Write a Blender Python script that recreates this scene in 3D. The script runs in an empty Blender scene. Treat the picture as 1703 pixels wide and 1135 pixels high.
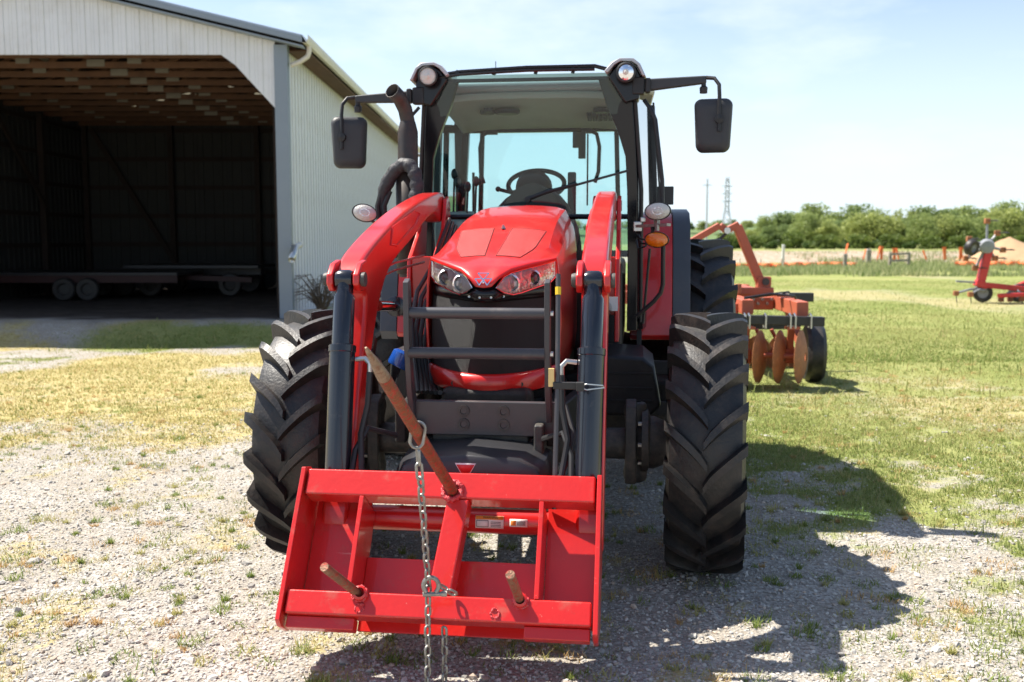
import bpy, bmesh, math, random
import numpy as np
from mathutils import Vector, Matrix, Euler
random.seed(7); RNG = np.random.default_rng(11)
R = math.radians
SC = bpy.context.scene
COL = SC.collection
# ------------------------------------------------------------------ camera
cam = bpy.data.cameras.new('camera'); cam_o = bpy.data.objects.new('camera', cam); COL.objects.link(cam_o)
cam.sensor_width = 36; cam.lens = 35.0; cam.clip_start = .05; cam.clip_end = 6000
cam_o.location = (0, 0, 1.6); cam_o.rotation_euler = (R(90 - 5.78), 0, 0)
cam.dof.use_dof = True; cam.dof.focus_distance = 4.25; cam.dof.aperture_fstop = 3.2
SC.camera = cam_o
# ------------------------------------------------------------------ sky
SUN_EL, SUN_AZ = R(57.9), R(-66.5)        # azimuth from +Y towards +X
world = bpy.data.worlds.new('World'); SC.world = world; world.use_nodes = True
wn, wl = world.node_tree.nodes, world.node_tree.links
bg = wn['Background']; sky = wn.new('ShaderNodeTexSky'); sky.sky_type = 'NISHITA'; sky.sun_disc = False
sky.sun_elevation = SUN_EL; sky.sun_rotation = SUN_AZ; sky.altitude = 100; sky.air_density = 1.0; sky.dust_density = 1.0; sky.ozone_density = 1.0
tc = wn.new('ShaderNodeTexCoord'); mp = wn.new('ShaderNodeMapping'); mp.inputs['Scale'].default_value = (1, 1, 3.2)
nz = wn.new('ShaderNodeTexNoise'); nz.inputs['Scale'].default_value = 2.3; nz.inputs['Detail'].default_value = 9; nz.inputs['Roughness'].default_value = .58
rp = wn.new('ShaderNodeValToRGB'); rp.color_ramp.elements[0].position = .52; rp.color_ramp.elements[1].position = .80
rp.color_ramp.elements[0].color = (0, 0, 0, 1); rp.color_ramp.elements[1].color = (.85, .85, .85, 1)
mx = wn.new('ShaderNodeMix'); mx.data_type = 'RGBA'; mx.inputs['B'].default_value = (7.0, 7.2, 7.5, 1)
wl.new(tc.outputs['Generated'], mp.inputs['Vector']); wl.new(mp.outputs[0], nz.inputs['Vector']); wl.new(nz.outputs[0], rp.inputs[0])
wl.new(rp.outputs[0], mx.inputs['Factor']); wl.new(sky.outputs[0], mx.inputs['A']); 
sx = wn.new('ShaderNodeSeparateXYZ'); hz = wn.new('ShaderNodeMapRange'); hz.interpolation_type = 'SMOOTHSTEP'; hz.inputs[1].default_value = -.02; hz.inputs[2].default_value = .34; hz.inputs[3].default_value = .85; hz.inputs[4].default_value = 0
hx = wn.new('ShaderNodeMix'); hx.data_type = 'RGBA'; hx.inputs['B'].default_value = (5.6, 6.5, 7.3, 1)
wl.new(tc.outputs['Generated'], sx.inputs[0]); wl.new(sx.outputs['Z'], hz.inputs[0]); wl.new(hz.outputs[0], hx.inputs['Factor']); wl.new(mx.outputs['Result'], hx.inputs['A']); wl.new(hx.outputs['Result'], bg.inputs[0])
bg.inputs[1].default_value = .088
# ------------------------------------------------------------------ sun
sl = bpy.data.lights.new('sun', 'SUN'); sl.energy = 5.0; sl.angle = R(.53); sl.color = (1, .94, .84)
so = bpy.data.objects.new('sun', sl); COL.objects.link(so)
sd = Vector((math.sin(SUN_AZ) * math.cos(SUN_EL), math.cos(SUN_AZ) * math.cos(SUN_EL), math.sin(SUN_EL)))
so.rotation_euler = sd.to_track_quat('Z', 'Y').to_euler(); so.location = (-8, 6, 14)
vs = SC.view_settings; vs.view_transform = 'Standard'; vs.look = 'None'; vs.gamma = 1; vs.exposure = 1.05; vs.use_curve_mapping = False
SC.cycles.use_denoising = True
SC.cycles.max_bounces = 8; SC.cycles.transparent_max_bounces = 16; SC.cycles.caustics_reflective = False; SC.cycles.caustics_refractive = False

# ================================================================== helpers
class MB:
    def __init__(s): s.v = []; s.f = []
    def add(s, vs_, fs):
        n = len(s.v); s.v += [tuple(float(c) for c in p) for p in vs_]; s.f += [tuple(i + n for i in f) for f in fs]; return s
    def box(s, c, d, rot=None):
        M = Euler(rot).to_matrix() if rot else Matrix.Identity(3); c = Vector(c)
        P = [c + M @ Vector((x * d[0] / 2, y * d[1] / 2, z * d[2] / 2)) for x in (-1, 1) for y in (-1, 1) for z in (-1, 1)]
        return s.add(P, [(0, 1, 3, 2), (4, 6, 7, 5), (0, 4, 5, 1), (2, 3, 7, 6), (0, 2, 6, 4), (1, 5, 7, 3)])
    def bar(s, a, b, w, h, up=(0, 0, 1), w2=None, h2=None):
        a, b = Vector(a), Vector(b); d = (b - a).normalized(); u = Vector(up)
        if abs(d.dot(u)) > .98: u = Vector((0, 1, 0))
        x = d.cross(u).normalized(); z = x.cross(d); w2 = w2 or w; h2 = h2 or h
        P = [p + x * sx * ww / 2 + z * sz * hh / 2 for p, ww, hh in ((a, w, h), (b, w2, h2)) for sx, sz in ((-1, -1), (1, -1), (1, 1), (-1, 1))]
        return s.add(P, [(0, 1, 2, 3), (7, 6, 5, 4), (0, 4, 5, 1), (1, 5, 6, 2), (2, 6, 7, 3), (3, 7, 4, 0)])
    def tube(s, pts, r, n=10, cap=True, closed=False):
        pts = [Vector(p) for p in pts]; m = len(pts); rr = r if isinstance(r, (list, tuple)) else [r] * m
        T = []
        for i in range(m):
            a = pts[(i - 1) % m] if closed or i > 0 else pts[0]; b = pts[(i + 1) % m] if closed or i < m - 1 else pts[-1]
            T.append((b - a).normalized())
        u = Vector((0, 0, 1)) if abs(T[0].z) < .9 else Vector((1, 0, 0)); u = (u - T[0] * u.dot(T[0])).normalized()
        V = []
        for i in range(m):
            u = (u - T[i] * u.dot(T[i])).normalized(); w = T[i].cross(u)
            V += [pts[i] + (u * math.cos(2 * math.pi * k / n) + w * math.sin(2 * math.pi * k / n)) * rr[i] for k in range(n)]
        F = [(i * n + k, i * n + (k + 1) % n, (i + 1) * n + (k + 1) % n, (i + 1) * n + k) for i in range(m - 1) for k in range(n)]
        if closed: F += [((m - 1) * n + k, (m - 1) * n + (k + 1) % n, (k + 1) % n, k) for k in range(n)]
        elif cap: F += [tuple(range(n))[::-1], tuple((m - 1) * n + k for k in range(n))]
        return s.add(V, F)
    def lathe(s, prof, o=(0, 0, 0), ax=(1, 0, 0), n=32, closed=False):
        o, ax = Vector(o), Vector(ax).normalized(); u = Vector((0, 0, 1)) if abs(ax.z) < .9 else Vector((0, 1, 0)); u = (u - ax * u.dot(ax)).normalized(); w = ax.cross(u)
        V = [o + ax * h + (u * math.cos(2 * math.pi * k / n) + w * math.sin(2 * math.pi * k / n)) * r for r, h in prof for k in range(n)]
        m = len(prof); F = [(i * n + k, (i + 1) * n + k, (i + 1) * n + (k + 1) % n, i * n + (k + 1) % n) for i in range(m - 1) for k in range(n)]
        if closed: F += [((m - 1) * n + k, k, (k + 1) % n, (m - 1) * n + (k + 1) % n) for k in range(n)]
        return s.add(V, F)
    def prism(s, poly, a, b, fn=None):      # poly in (y,z), extruded along x; fn maps (x,y,z)
        n = len(poly); fn = fn or (lambda x, y, z: (x, y, z))
        V = [fn(x, y, z) for x in (a, b) for y, z in poly]
        return s.add(V, [tuple(range(n)), tuple(range(2 * n - 1, n - 1, -1))] + [(i, i + n, (i + 1) % n + n, (i + 1) % n) for i in range(n)])
    def grid(s, rows, closed=False):
        m, n = len(rows), len(rows[0]); V = [p for r in rows for p in r]
        return s.add(V, [(i * n + k, i * n + (k + 1) % n, (i + 1) * n + (k + 1) % n, (i + 1) * n + k) for i in range(m - 1) for k in range(n if closed else n - 1)])
    def loft(s, rings, caps=True):
        n = len(rings[0]); k0 = len(s.v); s.grid(rings, True)
        if caps: s.f += [tuple(range(k0, k0 + n))[::-1], tuple(range(k0 + (len(rings) - 1) * n, k0 + len(rings) * n))]
        return s
    def ball(s, c, r, n=12, m=8, sc=(1, 1, 1)):
        rows = [[(c[0] + r * sc[0] * math.sin(t) * math.cos(p), c[1] + r * sc[1] * math.sin(t) * math.sin(p), c[2] + r * sc[2] * math.cos(t)) for p in [2 * math.pi * k / n for k in range(n)]] for t in [math.pi * (.02 + .96 * i / m) for i in range(m + 1)]]
        return s.loft(rows)
    def mesh(s, name='m', sharp=35):
        me = bpy.data.meshes.new(name); me.from_pydata(s.v, [], s.f); me.validate()
        bm = bmesh.new(); bm.from_mesh(me); bmesh.ops.recalc_face_normals(bm, faces=bm.faces); bm.to_mesh(me); bm.free()
        me.shade_smooth(); me.set_sharp_from_angle(angle=R(sharp)); return me
    def build(s, name, mat, parent=None, bevel=0, sharp=35, solid=0, seg=2):
        o = bpy.data.objects.new(name, s.mesh(name, sharp)); COL.objects.link(o); o.parent = parent
        if mat: o.data.materials.append(mat)
        if solid: q = o.modifiers.new('solidify', 'SOLIDIFY'); q.thickness = solid; q.offset = -1
        if bevel: q = o.modifiers.new('bevel', 'BEVEL'); q.width = bevel; q.segments = seg; q.limit_method = 'ANGLE'; q.angle_limit = R(40); q.harden_normals = True
        return o
def tag(o, label=None, cat=None, group=None, kind=None):
    for k, v in (('label', label), ('category', cat), ('group', group), ('kind', kind)):
        if v: o[k] = v
    return o
def empty(name, loc=(0, 0, 0), rz=0, parent=None):
    o = bpy.data.objects.new(name, None); COL.objects.link(o); o.location = loc; o.rotation_euler = (0, 0, rz); o.parent = parent; o.empty_display_size = .1; return o
def inst(name, me, parent=None, loc=(0, 0, 0), rot=(0, 0, 0), sc=(1, 1, 1)):
    o = bpy.data.objects.new(name, me); COL.objects.link(o); o.parent = parent; o.location = loc; o.rotation_euler = rot; o.scale = sc; return o
def copy_tree(o, parent=None):
    c = o.copy(); COL.objects.link(c); c.parent = parent
    for ch in list(o.children): copy_tree(ch, c)
    return c
def arc(cx, cy, r, a0, a1, n): return [(cx + r * math.cos(R(a0 + (a1 - a0) * i / n)), cy + r * math.sin(R(a0 + (a1 - a0) * i / n))) for i in range(n + 1)]
def rrect(w, h, r, n=4):
    P = []
    for cx, cy, a in ((w / 2 - r, h / 2 - r, 0), (-w / 2 + r, h / 2 - r, 90), (-w / 2 + r, -h / 2 + r, 180), (w / 2 - r, -h / 2 + r, 270)): P += arc(cx, cy, r, a, a + 90, n)
    return P

# ------------------------------------------------------------------ materials
def mat(name, col, rough=.5, metal=0., coat=0., var=0., vs_=6., col2=None, lo=.5, hi=.7, amt=1., bump=0., bs=80., spec=.5, d2=5., scratch=None):
    m = bpy.data.materials.new(name); m.use_nodes = True; n, l = m.node_tree.nodes, m.node_tree.links
    b = n['Principled BSDF']; b.inputs['Base Color'].default_value = (*col, 1); b.inputs['Roughness'].default_value = rough
    b.inputs['Metallic'].default_value = metal; b.inputs['Coat Weight'].default_value = coat; b.inputs['Coat Roughness'].default_value = .06; b.inputs['Specular IOR Level'].default_value = spec
    t = n.new('ShaderNodeTexCoord'); out = None
    if var or col2:
        z = n.new('ShaderNodeTexNoise'); z.inputs['Scale'].default_value = vs_; z.inputs['Detail'].default_value = d2; z.inputs['Roughness'].default_value = .65; l.new(t.outputs['Object'], z.inputs['Vector'])
        if var:
            h = n.new('ShaderNodeHueSaturation'); h.inputs['Color'].default_value = (*col, 1)
            mr = n.new('ShaderNodeMapRange'); mr.inputs[1].default_value = .25; mr.inputs[2].default_value = .75; mr.inputs[3].default_value = 1 - var; mr.inputs[4].default_value = 1 + var
            l.new(z.outputs[0], mr.inputs[0]); l.new(mr.outputs[0], h.inputs['Value']); out = h.outputs[0]
        if col2:
            z2 = n.new('ShaderNodeTexNoise'); z2.inputs['Scale'].default_value = vs_ * 1.7; z2.inputs['Detail'].default_value = 8; z2.inputs['Roughness'].default_value = .7; l.new(t.outputs['Object'], z2.inputs['Vector'])
            mr2 = n.new('ShaderNodeMapRange'); mr2.inputs[1].default_value = lo; mr2.inputs[2].default_value = hi; mr2.inputs[4].default_value = amt; l.new(z2.outputs[0], mr2.inputs[0])
            k = n.new('ShaderNodeMix'); k.data_type = 'RGBA'; k.inputs['A'].default_value = (*col, 1); k.inputs['B'].default_value = (*col2, 1)
            if out: l.new(out, k.inputs['A'])
            l.new(mr2.outputs[0], k.inputs['Factor']); out = k.outputs['Result']
            rr = n.new('ShaderNodeMapRange'); rr.inputs[3].default_value = rough; rr.inputs[4].default_value = max(rough, .75); l.new(mr2.outputs[0], rr.inputs[0]); l.new(rr.outputs[0], b.inputs['Roughness'])
        if scratch:
            for sc_, th_ in (((3, 60, 60), .665), ((45, 4, 45), .68), ((9, 9, 9), .70)):
                mp_ = n.new('ShaderNodeMapping'); mp_.inputs['Scale'].default_value = sc_; mp_.inputs['Rotation'].default_value = (.3, .5, .25); l.new(t.outputs['Object'], mp_.inputs[0])
                zs = n.new('ShaderNodeTexNoise'); zs.inputs['Scale'].default_value = 1.; zs.inputs['Detail'].default_value = 7; zs.inputs['Roughness'].default_value = .7; l.new(mp_.outputs[0], zs.inputs['Vector'])
                ms = n.new('ShaderNodeMapRange'); ms.inputs[1].default_value = th_; ms.inputs[2].default_value = th_ + .03; ms.inputs[4].default_value = .7; l.new(zs.outputs[0], ms.inputs[0])
                ks = n.new('ShaderNodeMix'); ks.data_type = 'RGBA'; l.new(out, ks.inputs['A']); ks.inputs['B'].default_value = (*scratch, 1); l.new(ms.outputs[0], ks.inputs['Factor']); out = ks.outputs['Result']
        l.new(out, b.inputs['Base Color'])
    if bump:
        z = n.new('ShaderNodeTexNoise'); z.inputs['Scale'].default_value = bs; z.inputs['Detail'].default_value = 3; l.new(t.outputs['Object'], z.inputs['Vector'])
        q = n.new('ShaderNodeBump'); q.inputs['Strength'].default_value = bump; q.inputs['Distance'].default_value = .01; l.new(z.outputs[0], q.inputs['Height']); l.new(q.outputs[0], b.inputs['Normal'])
    return m
def glass(name, tint, refl=1., rough=.01, dirt=0.):
    m = bpy.data.materials.new(name); m.use_nodes = True; n, l = m.node_tree.nodes, m.node_tree.links; n.remove(n['Principled BSDF'])
    t = n.new('ShaderNodeBsdfTransparent'); t.inputs[0].default_value = (*tint, 1); g = n.new('ShaderNodeBsdfGlossy'); g.inputs['Roughness'].default_value = rough
    f = n.new('ShaderNodeFresnel'); f.inputs[0].default_value = 1.5; k = n.new('ShaderNodeMath'); k.operation = 'MULTIPLY'; k.inputs[1].default_value = refl; k.use_clamp = True
    x = n.new('ShaderNodeMixShader'); l.new(f.outputs[0], k.inputs[0]); l.new(k.outputs[0], x.inputs[0]); l.new(t.outputs[0], x.inputs[1]); l.new(g.outputs[0], x.inputs[2]); last = x
    if dirt:
        d = n.new('ShaderNodeBsdfDiffuse'); d.inputs[0].default_value = (.5, .48, .44, 1); z = n.new('ShaderNodeTexNoise'); z.inputs['Scale'].default_value = 3.; z.inputs['Detail'].default_value = 8
        tcx = n.new('ShaderNodeTexCoord'); l.new(tcx.outputs['Object'], z.inputs['Vector'])
        mr = n.new('ShaderNodeMapRange'); mr.inputs[1].default_value = .35; mr.inputs[2].default_value = .8; mr.inputs[4].default_value = dirt; l.new(z.outputs[0], mr.inputs[0])
        y = n.new('ShaderNodeMixShader'); l.new(mr.outputs[0], y.inputs[0]); l.new(x.outputs[0], y.inputs[1]); l.new(d.outputs[0], y.inputs[2]); last = y
    l.new(last.outputs[0], n['Material Output'].inputs[0]); return m
M = {}
M['red'] = mat('red_paint', (.56, .011, .009), .3, coat=.45, var=.06, vs_=3, col2=(.42, .2, .13), lo=.5, hi=.9, amt=.28, bump=.03, bs=25, d2=9)
M['red_mesh'] = mat('red_mesh', (.50, .010, .008), .42, coat=.2, var=.22, vs_=330, bump=.5, bs=380)
M['frame_red'] = mat('frame_red_paint', (.58, .015, .011), .32, coat=.5, var=.09, vs_=4, col2=(.34, .13, .08), lo=.56, hi=.74, amt=.55, bump=.08, bs=45, scratch=(.75, .35, .28))
M['seam'] = mat('seam_dark_red', (.10, .006, .006), .6)
M['weld'] = mat('weld_red', (.58, .03, .04), .45, var=.2, vs_=40, col2=(.5, .3, .28), lo=.5, hi=.7, amt=.5, bump=1., bs=120)
M['black'] = mat('black_plastic', (.012, .012, .013), .5, var=.2, vs_=5, col2=(.12, .1, .085), lo=.5, hi=.85, amt=.35, bump=.06, bs=300)
M['black_gloss'] = mat('black_gloss', (.008, .008, .01), .25, coat=.1, var=.1, spec=.35)
M['cover'] = mat('cover_plastic', (.03, .03, .033), .33, var=.15, vs_=4, col2=(.15, .13, .12), lo=.55, hi=.85, amt=.2, bump=.12, bs=350)
M['engine'] = mat('engine_grime', (.012, .011, .011), .6, var=.4, vs_=8, col2=(.1, .08, .06), lo=.45, hi=.75, amt=.5, bump=.3, bs=40)
M['grey'] = mat('loader_grey', (.05, .048, .054), .38, var=.12, vs_=5, col2=(.2, .15, .12), lo=.55, hi=.8, amt=.4)
M['castgrey'] = mat('cast_grey', (.04, .039, .038), .55, var=.2, vs_=7, col2=(.2, .16, .12), lo=.45, hi=.75, amt=.5, bump=.25, bs=60)
M['cyl'] = mat('cylinder_paint', (.010, .012, .019), .2, coat=.35, var=.15, vs_=9, col2=(.16, .15, .14), lo=.6, hi=.85, amt=.35)
M['steel'] = mat('steel', (.55, .55, .53), .35, metal=1, var=.15, vs_=30)
M['zinc'] = mat('galvanised', (.3, .295, .275), .45, metal=.85, var=.25, vs_=60, col2=(.22, .15, .1), lo=.5, hi=.7, amt=.6)
M['chrome'] = mat('chrome', (.85, .85, .87), .08, metal=1)
M['reflector'] = mat('lamp_reflector', (.96, .96, .97), .16, metal=.6, bump=.7, bs=38)
M['rubber'] = mat('tyre_rubber', (.014, .0138, .0145), .46, var=.3, vs_=7, col2=(.11, .08, .06), lo=.45, hi=.75, amt=.4, bump=.22, bs=70, d2=9)
M['rim'] = mat('rim_silver', (.35, .35, .36), .4, metal=.3, var=.15, vs_=5, col2=(.2, .15, .1), lo=.5, hi=.75, amt=.6)
M['hose'] = mat('hose_rubber', (.013, .013, .014), .5, var=.2, vs_=20)
M['sleeve'] = mat('hose_sleeve', (.03, .03, .035), .6, var=.3, vs_=30, bump=.6, bs=45)
M['exhaust'] = mat('exhaust_black', (.022, .018, .017), .5, var=.25, vs_=8, col2=(.1, .055, .035), lo=.45, hi=.75, amt=.5)
M['mirror'] = mat('mirror_plastic', (.03, .031, .034), .5, var=.12, vs_=8, bump=.15, bs=500)
M['roofgrey'] = mat('roof_grey', (.42, .43, .45), .35, coat=.2, var=.05)
M['liner'] = mat('roof_liner', (.5, .5, .46), .8, var=.06, vs_=5)
M['beige'] = mat('console_beige', (.5, .48, .42), .6, var=.08)
M['dash'] = mat('dash_grey', (.02, .023, .032), .55, var=.1)
M['fender'] = mat('fender_edge', (.05, .058, .075), .4, var=.12, vs_=4, col2=(.15, .13, .12), lo=.5, hi=.85, amt=.4)
M['ws'] = glass('windscreen_glass', (.68, .88, .89), 1.2, .012, .008)
M['sg'] = glass('side_glass', (.80, .93, .92), 2.2, .01, .03)
M['lens'] = glass('lens_clear', (.96, .96, .97), 1.2, .02)
M['lampglass'] = mat('lamp_lens', (.6, .585, .53), .14, coat=.8, bump=.5, bs=110)
M['amber'] = mat('amber_lens', (.85, .2, .005), .15, coat=.8, bump=.35, bs=130); M['amber'].node_tree.nodes['Principled BSDF'].inputs['Subsurface Weight'].default_value = .3
M['projector'] = mat('projector_lens', (.12, .1, .1), .06, coat=1)
M['blue'] = mat('blue_cap', (.012, .07, .33), .25, coat=.6)
M['yellow'] = mat('yellow_band', (.75, .5, .02), .5)
M['white'] = mat('white_print', (.78, .78, .75), .5, var=.05)
M['orange_print'] = mat('orange_print', (.8, .25, .03), .5)
M['red_print'] = mat('red_print', (.6, .03, .03), .45)
M['ink'] = mat('black_ink', (.02, .02, .02), .5)
M['spear'] = mat('spear_rust', (.2, .075, .035), .5, metal=.35, var=.35, vs_=30, col2=(.42, .03, .025), lo=.5, hi=.58, amt=.85, bump=.35, bs=120)
M['spear_tip'] = mat('spear_bare', (.27, .2, .14), .42, metal=.5, var=.3, vs_=35, col2=(.2, .08, .04), lo=.45, hi=.65, amt=.8, bump=.3, bs=120)
M['stub'] = mat('stub_rust', (.23, .13, .08), .5, metal=.4, var=.35, vs_=30, col2=(.4, .03, .02), lo=.52, hi=.6, amt=.8, bump=.3, bs=120)
M['barnwhite'] = mat('barn_siding_white', (.66, .67, .70), .45, var=.05, vs_=.8, col2=(.42, .39, .33), lo=.48, hi=.8, amt=.42)
M['barntrim'] = mat('barn_trim_grey', (.2, .24, .29), .45, var=.06, vs_=1)
M['gutter'] = mat('gutter_offwhite', (.6, .57, .52), .45, var=.1, vs_=3)
M['roofmetal'] = mat('barn_roof_metal', (.35, .38, .42), .4, metal=.3, var=.1, vs_=.7)
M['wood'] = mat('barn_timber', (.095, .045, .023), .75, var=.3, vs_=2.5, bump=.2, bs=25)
M['shadewood'] = mat('barn_wall_timber', (.022, .013, .009), .85, var=.3, vs_=2.5)  # darker copy of barn_timber, the barn's inner shade put into its colour
M['plate'] = mat('gusset_plate', (.2, .19, .16), .45, metal=.5, var=.2, vs_=3)
M['barninner'] = mat('barn_inner_metal', (.026, .026, .024), .8, var=.2, vs_=1)  # interior shade is carried by this near-black wall colour
M['disc_orange'] = mat('disc_orange', (.43, .1, .05), .5, var=.14, vs_=6, col2=(.28, .1, .06), lo=.5, hi=.75, amt=.6, bump=.1, bs=60)
M['disc_rust'] = mat('disc_blade_rust', (.36, .13, .05), .6, var=.3, vs_=9, col2=(.2, .1, .06), lo=.45, hi=.7, amt=.7, bump=.2, bs=60)
M['darkbar'] = mat('dark_bar', (.022, .022, .024), .45, var=.2, vs_=8, col2=(.15, .11, .08), lo=.55, hi=.8, amt=.5)
M['tedred'] = mat('tedder_red', (.55, .03, .03), .4, var=.15, vs_=5, col2=(.3, .15, .1), lo=.55, hi=.8, amt=.5)
M['darkrim'] = mat('shaded_rim', (.045, .043, .04), .7)  # rim colour darkened to hold the gloom inside the barn
M['shadered'] = mat('shaded_red', (.032, .006, .005), .6, var=.2, vs_=3)  # trailer red with the barn's shade put into the paint colour
M['tedgrey'] = mat('tedder_grey', (.25, .26, .28), .45, var=.2, vs_=6)
M['bark'] = mat('bark', (.12, .09, .065), .85, var=.3, vs_=3, bump=.6, bs=12)
M['weathered'] = mat('weathered_wood', (.28, .25, .21), .8, var=.25, vs_=6)
M['galv'] = mat('tower_steel', (.45, .47, .5), .5, metal=.3)
M['orange_net'] = mat('orange_net', (.75, .16, .04), .6, var=.2, vs_=3)
M['whitepost'] = mat('white_post', (.7, .7, .68), .6)
def attr_mat(name, attr='col', rough=.7, trans=.0, sp=.3):
    m = bpy.data.materials.new(name); m.use_nodes = True; n, l = m.node_tree.nodes, m.node_tree.links; b = n['Principled BSDF']
    a = n.new('ShaderNodeAttribute'); a.attribute_name = attr; l.new(a.outputs['Color'], b.inputs['Base Color']); b.inputs['Roughness'].default_value = rough; b.inputs['Specular IOR Level'].default_value = sp
    if trans:
        t = n.new('ShaderNodeBsdfTranslucent'); l.new(a.outputs['Color'], t.inputs[0]); x = n.new('ShaderNodeMixShader'); x.inputs[0].default_value = trans
        l.new(b.outputs[0], x.inputs[1]); l.new(t.outputs[0], x.inputs[2]); l.new(x.outputs[0], n['Material Output'].inputs[0])
    return m
M['grass'] = attr_mat('grass_blades', trans=.35); M['stone'] = attr_mat('gravel_stones', rough=.85); M['leaf'] = attr_mat('leaves', rough=.6, trans=.45)

def np_mesh(name, V, F, mat_, col=None, smooth=False):
    me = bpy.data.meshes.new(name); k = F.shape[1]; V = np.ascontiguousarray(V, np.float32); F = np.ascontiguousarray(F, np.int32)
    me.vertices.add(len(V)); me.vertices.foreach_set('co', V.ravel()); me.loops.add(F.size); me.loops.foreach_set('vertex_index', F.ravel())
    me.polygons.add(len(F)); me.polygons.foreach_set('loop_start', np.arange(0, F.size, k, dtype=np.int32)); me.polygons.foreach_set('use_smooth', np.full(len(F), smooth))
    me.update(calc_edges=True)
    if col is not None:
        a = me.color_attributes.new('col', 'FLOAT_COLOR', 'POINT'); c = np.ones((len(V), 4), np.float32); c[:, :3] = col; a.data.foreach_set('color', c.ravel())
    me.materials.append(mat_); return me
def vnoise(x, y, s, seed=0):
    x = np.asarray(x) * s + 1000.; y = np.asarray(y) * s + 1000.; T = np.random.default_rng(seed).random((256, 256))
    xi, yi = np.floor(x).astype(int), np.floor(y).astype(int); fx, fy = x - xi, y - yi; fx = fx * fx * (3 - 2 * fx); fy = fy * fy * (3 - 2 * fy)
    g = lambda a, b: T[a % 256, b % 256]
    return (g(xi, yi) * (1 - fx) + g(xi + 1, yi) * fx) * (1 - fy) + (g(xi, yi + 1) * (1 - fx) + g(xi + 1, yi + 1) * fx) * fy
def fbm(x, y, s, seed=0, o=4):
    r = 0; a = .5; t = 0
    for i in range(o): r = r + a * vnoise(x, y, s * 2 ** i, seed + i); t += a; a *= .55
    return r / t
sstep = lambda a, b, x: (lambda t: t * t * (3 - 2 * t))(np.clip((np.asarray(x) - a) / (b - a), 0, 1))

# ================================================================== ground
def cover(x, y):
    """living grass, dry straw, bare dirt fractions of the yard at (x, y)"""
    x = np.asarray(x, float); y = np.asarray(y, float)
    n1 = fbm(x, y, .55, 3); n2 = fbm(x, y, 1.9, 9); n3 = fbm(x, y, .28, 21)
    edge = 4.9 - 1.25 * np.clip((x - 1.3) / 1.2, -1.2, 1.0) + .9 * np.clip((1.6 - x) / 2.5, 0, 3)      # depth where the sward starts
    side = sstep(.6, 1.6, x); n4 = fbm(x, y, 4.2, 17, 3)
    g = sstep(-.6, 4.6, (y - edge) + (n1 - .5) * 5.5 + (n2 - .5) * 5. + (n4 - .5) * 4.) * side * (.72 + .5 * n4)
    g = np.maximum(g, sstep(10.5, 15, y + (n1 - .5) * 5) * sstep(-2.5, -.5, x) * .9)
    far = sstep(9, 16, y) * sstep(.5, 3, x); g = np.maximum(g, far * (.60 + .5 * (n2 - .3) + .4 * (n1 - .4)))
    left = 1 - sstep(-.6, .9, x)
    dry = left * sstep(3.6, 11.5, y + (n1 - .5) * 5. + (n2 - .5) * 5.5) * .8
    dry = np.maximum(dry, sstep(.58, .72, fbm(x, y, 3.1, 27, 3)) * sstep(.38, .55, n3 + .1) * .5)
    dry = dry * (1 - .75 * sstep(11.8, 13.6, y + (n3 - .5) * 2) * sstep(.35, .6, n1))
    gl = left * sstep(.56, .72, n1 * .6 + n4 * .4) * sstep(5.5, 9, y) * .6
    strip = left * sstep(15.6, 16.4, y + (n2 - .5) * 1.2) * (1 - sstep(17.0, 17.8, y + (n1 - .5) * 1.2)) * .9
    g = np.maximum(np.maximum(g, gl), strip * sstep(-8.2, -6.2, x + (n1 - .5) * 2))
    spr = sstep(.64, .74, n4) * sstep(.5, .6, n1) * .3; g = np.maximum(g, spr)
    pale = sstep(.5, .66, fbm(x, y, .22, 33)) * sstep(6, 9, y); g = g * (1 - .55 * pale * sstep(.5, 2, x)); dry = np.maximum(dry, pale * .6 * sstep(.5, 2, x))
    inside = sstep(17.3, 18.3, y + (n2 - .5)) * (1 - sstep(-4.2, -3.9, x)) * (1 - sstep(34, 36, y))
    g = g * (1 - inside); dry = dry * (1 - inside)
    return np.clip(g, 0, 1), np.clip(dry, 0, 1), inside
def gz(x, y): return (1 - sstep(-2.9, -.9, x)) * (1 - sstep(60, 80, y)) * (-.16 * sstep(8.5, 15.5, y) + .35 * sstep(16.2, 17.7, y)) + (fbm(x, y, .5, 51, 3) - .5) * .05 * (1 - sstep(25, 40, y)) + (vnoise(x, y, 3., 60) - .5) * .012 * (1 - sstep(14, 20, y))
xs = np.concatenate([-np.geomspace(1500, 9.6, 26), np.arange(-9.5, 11.0, .085), np.geomspace(11.1, 1500, 30)])
ys = np.concatenate([np.linspace(-60, .5, 8), np.arange(.7, 19, .085), np.geomspace(19.1, 2400, 70)])
GX, GY = np.meshgrid(xs, ys); gx, gy = GX.ravel(), GY.ravel()
gg, gd, gi = cover(gx, gy); nx, ny = len(xs), len(ys)
idx = np.arange(nx * ny).reshape(ny, nx); GF = np.stack([idx[:-1, :-1], idx[:-1, 1:], idx[1:, 1:], idx[1:, :-1]], -1).reshape(-1, 4)
gm = bpy.data.materials.new('yard_ground'); gm.use_nodes = True
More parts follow.
